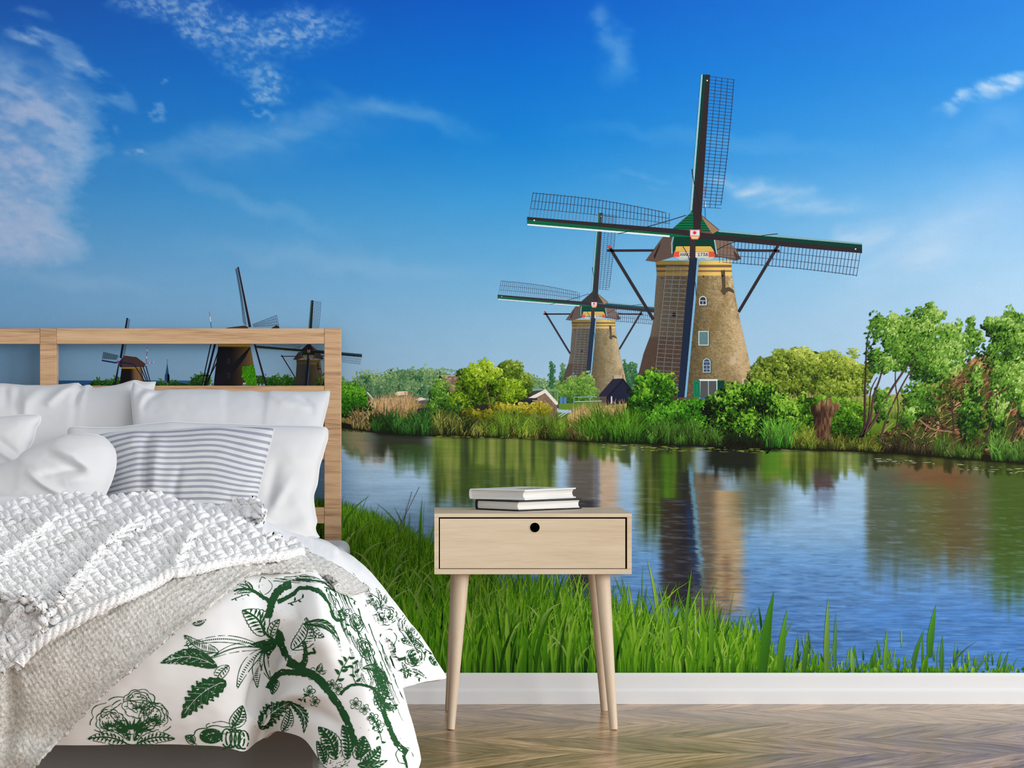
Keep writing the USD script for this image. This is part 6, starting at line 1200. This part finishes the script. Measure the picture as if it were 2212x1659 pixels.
    obj('floral_print', (P, flip_to_viewer(P, f)), M['green_print'], duvet, label='dark green flowers, leaves and boughs printed on the white cover', kind='stuff')
build_print()

# ---- the stone-coloured woven throw, draped across the foot of the bed
def build_throw():
    T = [(-90, 1120), (100, 1120), (300, 1130), (480, 1150), (590, 1168), (645, 1188)]
    R = [(645, 1188), (680, 1196), (715, 1213), (745, 1230), (772, 1250), (797, 1270)]
    B = [(-90, 1790), (0, 1722), (70, 1659), (112, 1618), (150, 1576), (200, 1522), (300, 1432), (400, 1346), (440, 1316), (482, 1284), (515, 1256), (540, 1240), (565, 1233), (600, 1232), (640, 1230), (672, 1231), (700, 1240), (722, 1258), (742, 1280), (760, 1284), (780, 1280), (797, 1270)]
    L = [(-90, 1120), (-90, 1400), (-90, 1790)]
    C = coons(T, R, B, L, 260, 170); px, py = C[..., 0], C[..., 1]
    z = smooth_z(px, py, .020)
    v = np.linspace(0, 1, 170)[:, None]; u = np.linspace(0, 1, 260)[None]
    z -= .010 * np.exp(-((1 - v) / .035) ** 2)                         # rolled hem
    z -= .004 * (fbm(px / 40, py / 30, 905, 3) - .5)
    z -= ridges(px, py, [([(735, 1232), (742, 1258), (745, 1280)], 7, -.012), ([(700, 1215), (750, 1245), (790, 1268)], 10, .008), ([(20, 1440), (30, 1540), (10, 1640)], 16, -.02), ([(0, 1420), (60, 1450)], 10, -.01)])
    G = unproj(px, py, z); n = normals(G)
    a, b = px * .55 + py * .84, px * .84 - py * .55
    slub = (fbm(px / 3.4, py / 2.4, 906, 3) - .5) * .0030 + .0007 * np.sin(b / 1.7 + 5 * fbm(px / 70, py / 70, 907)) + .0005 * np.sin(a / 2.0)
    G = G + n * slub[..., None]
    t = thing('throw_blanket', label='stone-grey woven throw hanging diagonally over the foot of the bed under the chunky knit', cat='throw blanket')
    obj('weave', solid_sheet(G, .007), M['throw'], t, smooth=True)
    return px, py, z
TPX, TPY, TZ = build_throw()

# ---- the chunky white knit on top
def build_knit():
    T = [(-90, 1108), (-40, 1100), (0, 1093), (40, 1080), (80, 1072), (130, 1068), (180, 1066), (240, 1070), (290, 1067), (325, 1062), (345, 1067), (375, 1075), (410, 1086), (440, 1090), (470, 1091), (500, 1087), (530, 1081), (552, 1079), (564, 1084)]
    R = [(564, 1084), (569, 1100), (567, 1120), (560, 1136), (572, 1152), (596, 1163), (630, 1172), (650, 1178), (656, 1186), (652, 1196)]
    B = [(-90, 1500), (-30, 1466), (20, 1444), (42, 1430), (64, 1408), (92, 1386), (150, 1352), (250, 1302), (340, 1260), (372, 1240), (396, 1238), (430, 1232), (470, 1222), (510, 1216), (560, 1211), (610, 1204), (652, 1196)]
    L = [(-90, 1108), (-90, 1300), (-90, 1500)]
    nu, nv = 680, 380
    C = coons(T, R, B, L, nu, nv); px, py = C[..., 0], C[..., 1]
    z = gaussian_filter(smooth_z(px, py, .030, 1.6), 6, mode='nearest') - .010
    G0 = unproj(px, py, gaussian_filter(z, 14, mode='nearest'))
    fold = ridges(px, py, [([(-20, 1215), (20, 1190), (70, 1155), (110, 1122), (150, 1096), (200, 1082), (260, 1080)], 13, .030), ([(120, 1300), (150, 1262), (185, 1225), (220, 1180), (260, 1142), (320, 1108), (380, 1092), (430, 1096)], 13, .032), ([(250, 1180), (290, 1158), (340, 1140), (400, 1112)], 9, -.026), ([(300, 1170), (350, 1140), (410, 1120), (470, 1105)], 11, .022),
        ([(370, 1240), (385, 1205), (402, 1170), (425, 1140), (470, 1115)], 12, .026), ([(440, 1180), (470, 1150), (520, 1115), (560, 1095)], 16, .016), ([(40, 1290), (80, 1300), (100, 1330), (80, 1370)], 10, .022), ([(0, 1300), (14, 1330), (6, 1380)], 12, -.03), ([(30, 1160), (90, 1160)], 24, -.010), ([(100, 1190), (170, 1150), (240, 1120)], 14, -.014), ([(430, 1210), (520, 1175), (600, 1185)], 20, .008)])
    z = z - 1.8 * fold * sstep(0, .05, np.linspace(0, 1, nv)[:, None]) * sstep(1, .95, np.linspace(0, 1, nu)[None])
    G = unproj(px, py, z)
    for k in range(3): G[..., k] = gaussian_filter(G[..., k], 1.5, mode='nearest')
    n = normals(G)
    # basket weave of fat tubes: pairs of loops, alternately along and across
    # measured across the bed and down over its foot
    wy = np.arange(1040.0, 1530.0); wz = np.interp(wy, [1060, 1130, 1210, 1300, 1450], [5.9, 5.44, 5.17, 5.0, 4.97]); ww = unproj(wy * 0 + 250, wy, wz); dw = np.r_[0, np.linalg.norm(np.diff(ww, axis=0), axis=1)]
    dw = np.where(wy < 1215, np.minimum(dw, .0017), dw); Wd = np.interp(py + .04 * (px - 250) * sstep(1240, 1150, py), wy, np.cumsum(dw))
    Xd = (px - 250) * 5.15 / F
    size = .0285; a, b = (Xd * .90 - Wd * .44) / size, (Xd * .44 + Wd * .90) / size
    a = a + .22 * (fbm(px / 40, py / 40, 911) - .5); b = b + .22 * (fbm(px / 40, py / 40, 912) - .5)
    ia, ib = np.floor(a), np.floor(b); fa, fb = a - ia, b - ib; odd = (ia + ib) % 2 > .5
    p, q = np.where(odd, fa, fb), np.where(odd, fb, fa)               # p along the loops, q across the pair
    h = (np.sin(math.pi * np.clip(p, 0, 1)) ** .6) * (np.abs(np.sin(2 * math.pi * q)) ** .5) * (.85 + .3 * _hash(ia, ib, 913))
    G = G + n * ((h - .35) * .0118)[..., None]
    t = thing('knit_blanket', label='chunky white basket-knit blanket heaped over the stone-grey throw', cat='blanket')
    obj('knit', solid_sheet(G, .010), M['knit'], t, smooth=True)
    # braided edge along the lower side, ending in a tassel
    def braid(line, zl, rad, pitch, name):
        c = spl(np.c_[np.asarray(line, float), zl], 420); P = unproj(c[:, 0], c[:, 1], c[:, 2]); d = np.r_[0, np.cumsum(np.linalg.norm(np.diff(P, axis=0), axis=1))]; tg = np.gradient(P, axis=0); tg /= np.linalg.norm(tg, axis=1, keepdims=True)
        s1 = np.cross(tg, [0, -1.0, 0.2]); s1 /= np.linalg.norm(s1, axis=1, keepdims=True); s2 = np.cross(tg, s1); ms = []
        th = np.linspace(0, 2 * math.pi, 25)[:-1]; tw = d / pitch * 2 * math.pi
        r = rad * (.78 + .34 * np.abs(np.cos((th[None] * 1.0 + tw[:, None]) * 1.5)) ** .6)
        V = P[:, None] + r[..., None] * (np.cos(th)[None, :, None] * s1[:, None] + np.sin(th)[None, :, None] * s2[:, None])
        k = len(P); i, j = np.meshgrid(np.arange(k - 1), np.arange(24), indexing='ij'); q = np.stack([i * 24 + j, i * 24 + (j + 1) % 24, (i + 1) * 24 + (j + 1) % 24, (i + 1) * 24 + j], -1).reshape(-1, 4)
        caps = [[0, (j + 1) % 24, j] for j in range(1, 23)] + [[(k - 1) * 24, (k - 1) * 24 + j, (k - 1) * 24 + (j + 1) % 24] for j in range(1, 23)]
        m = trimesh.Trimesh(V.reshape(-1, 3), np.vstack([q[:, [0, 1, 2]], q[:, [0, 2, 3]], caps]), process=False); m.fix_normals()
        obj(name, m, M['knit'], t, smooth=50)
    bl = np.array([(40, 1436), (64, 1406), (92, 1383), (150, 1348), (250, 1298), (340, 1256), (372, 1234)], float)
    I = NearestNDInterpolator(np.c_[px.ravel(), py.ravel()], (G[..., 1] + DW).ravel())
    braid(bl, I(bl[:, 0], bl[:, 1]) - .006, .0105, .05, 'braided_edge')
    b2 = np.array([(376, 1238), (396, 1236), (430, 1230), (470, 1219), (510, 1212), (560, 1207), (610, 1200), (650, 1191)], float)
    braid(b2, I(b2[:, 0], b2[:, 1]) - .005, .0095, .05, 'braided_edge')
    b3 = np.array([(4, 1392), (14, 1362), (30, 1334), (50, 1312)], float); braid(b3, I(b3[:, 0], b3[:, 1]) - .012, .008, .04, 'braided_edge')
    q = np.random.default_rng(14); ms = []
    for k in range(9):
        a = unproj(42 + q.uniform(-4, 4), 1428, float(I(42, 1428)) - .008); e = unproj(40 + q.uniform(-8, 8), 1446 + q.uniform(-4, 5), float(I(42, 1428)) - .006); ms.append(lathe(a, e, .0028, .0016, 8, .0005))
    obj('tassel', trimesh.util.concatenate(ms), M['knit'], t, smooth=True)
build_knit()
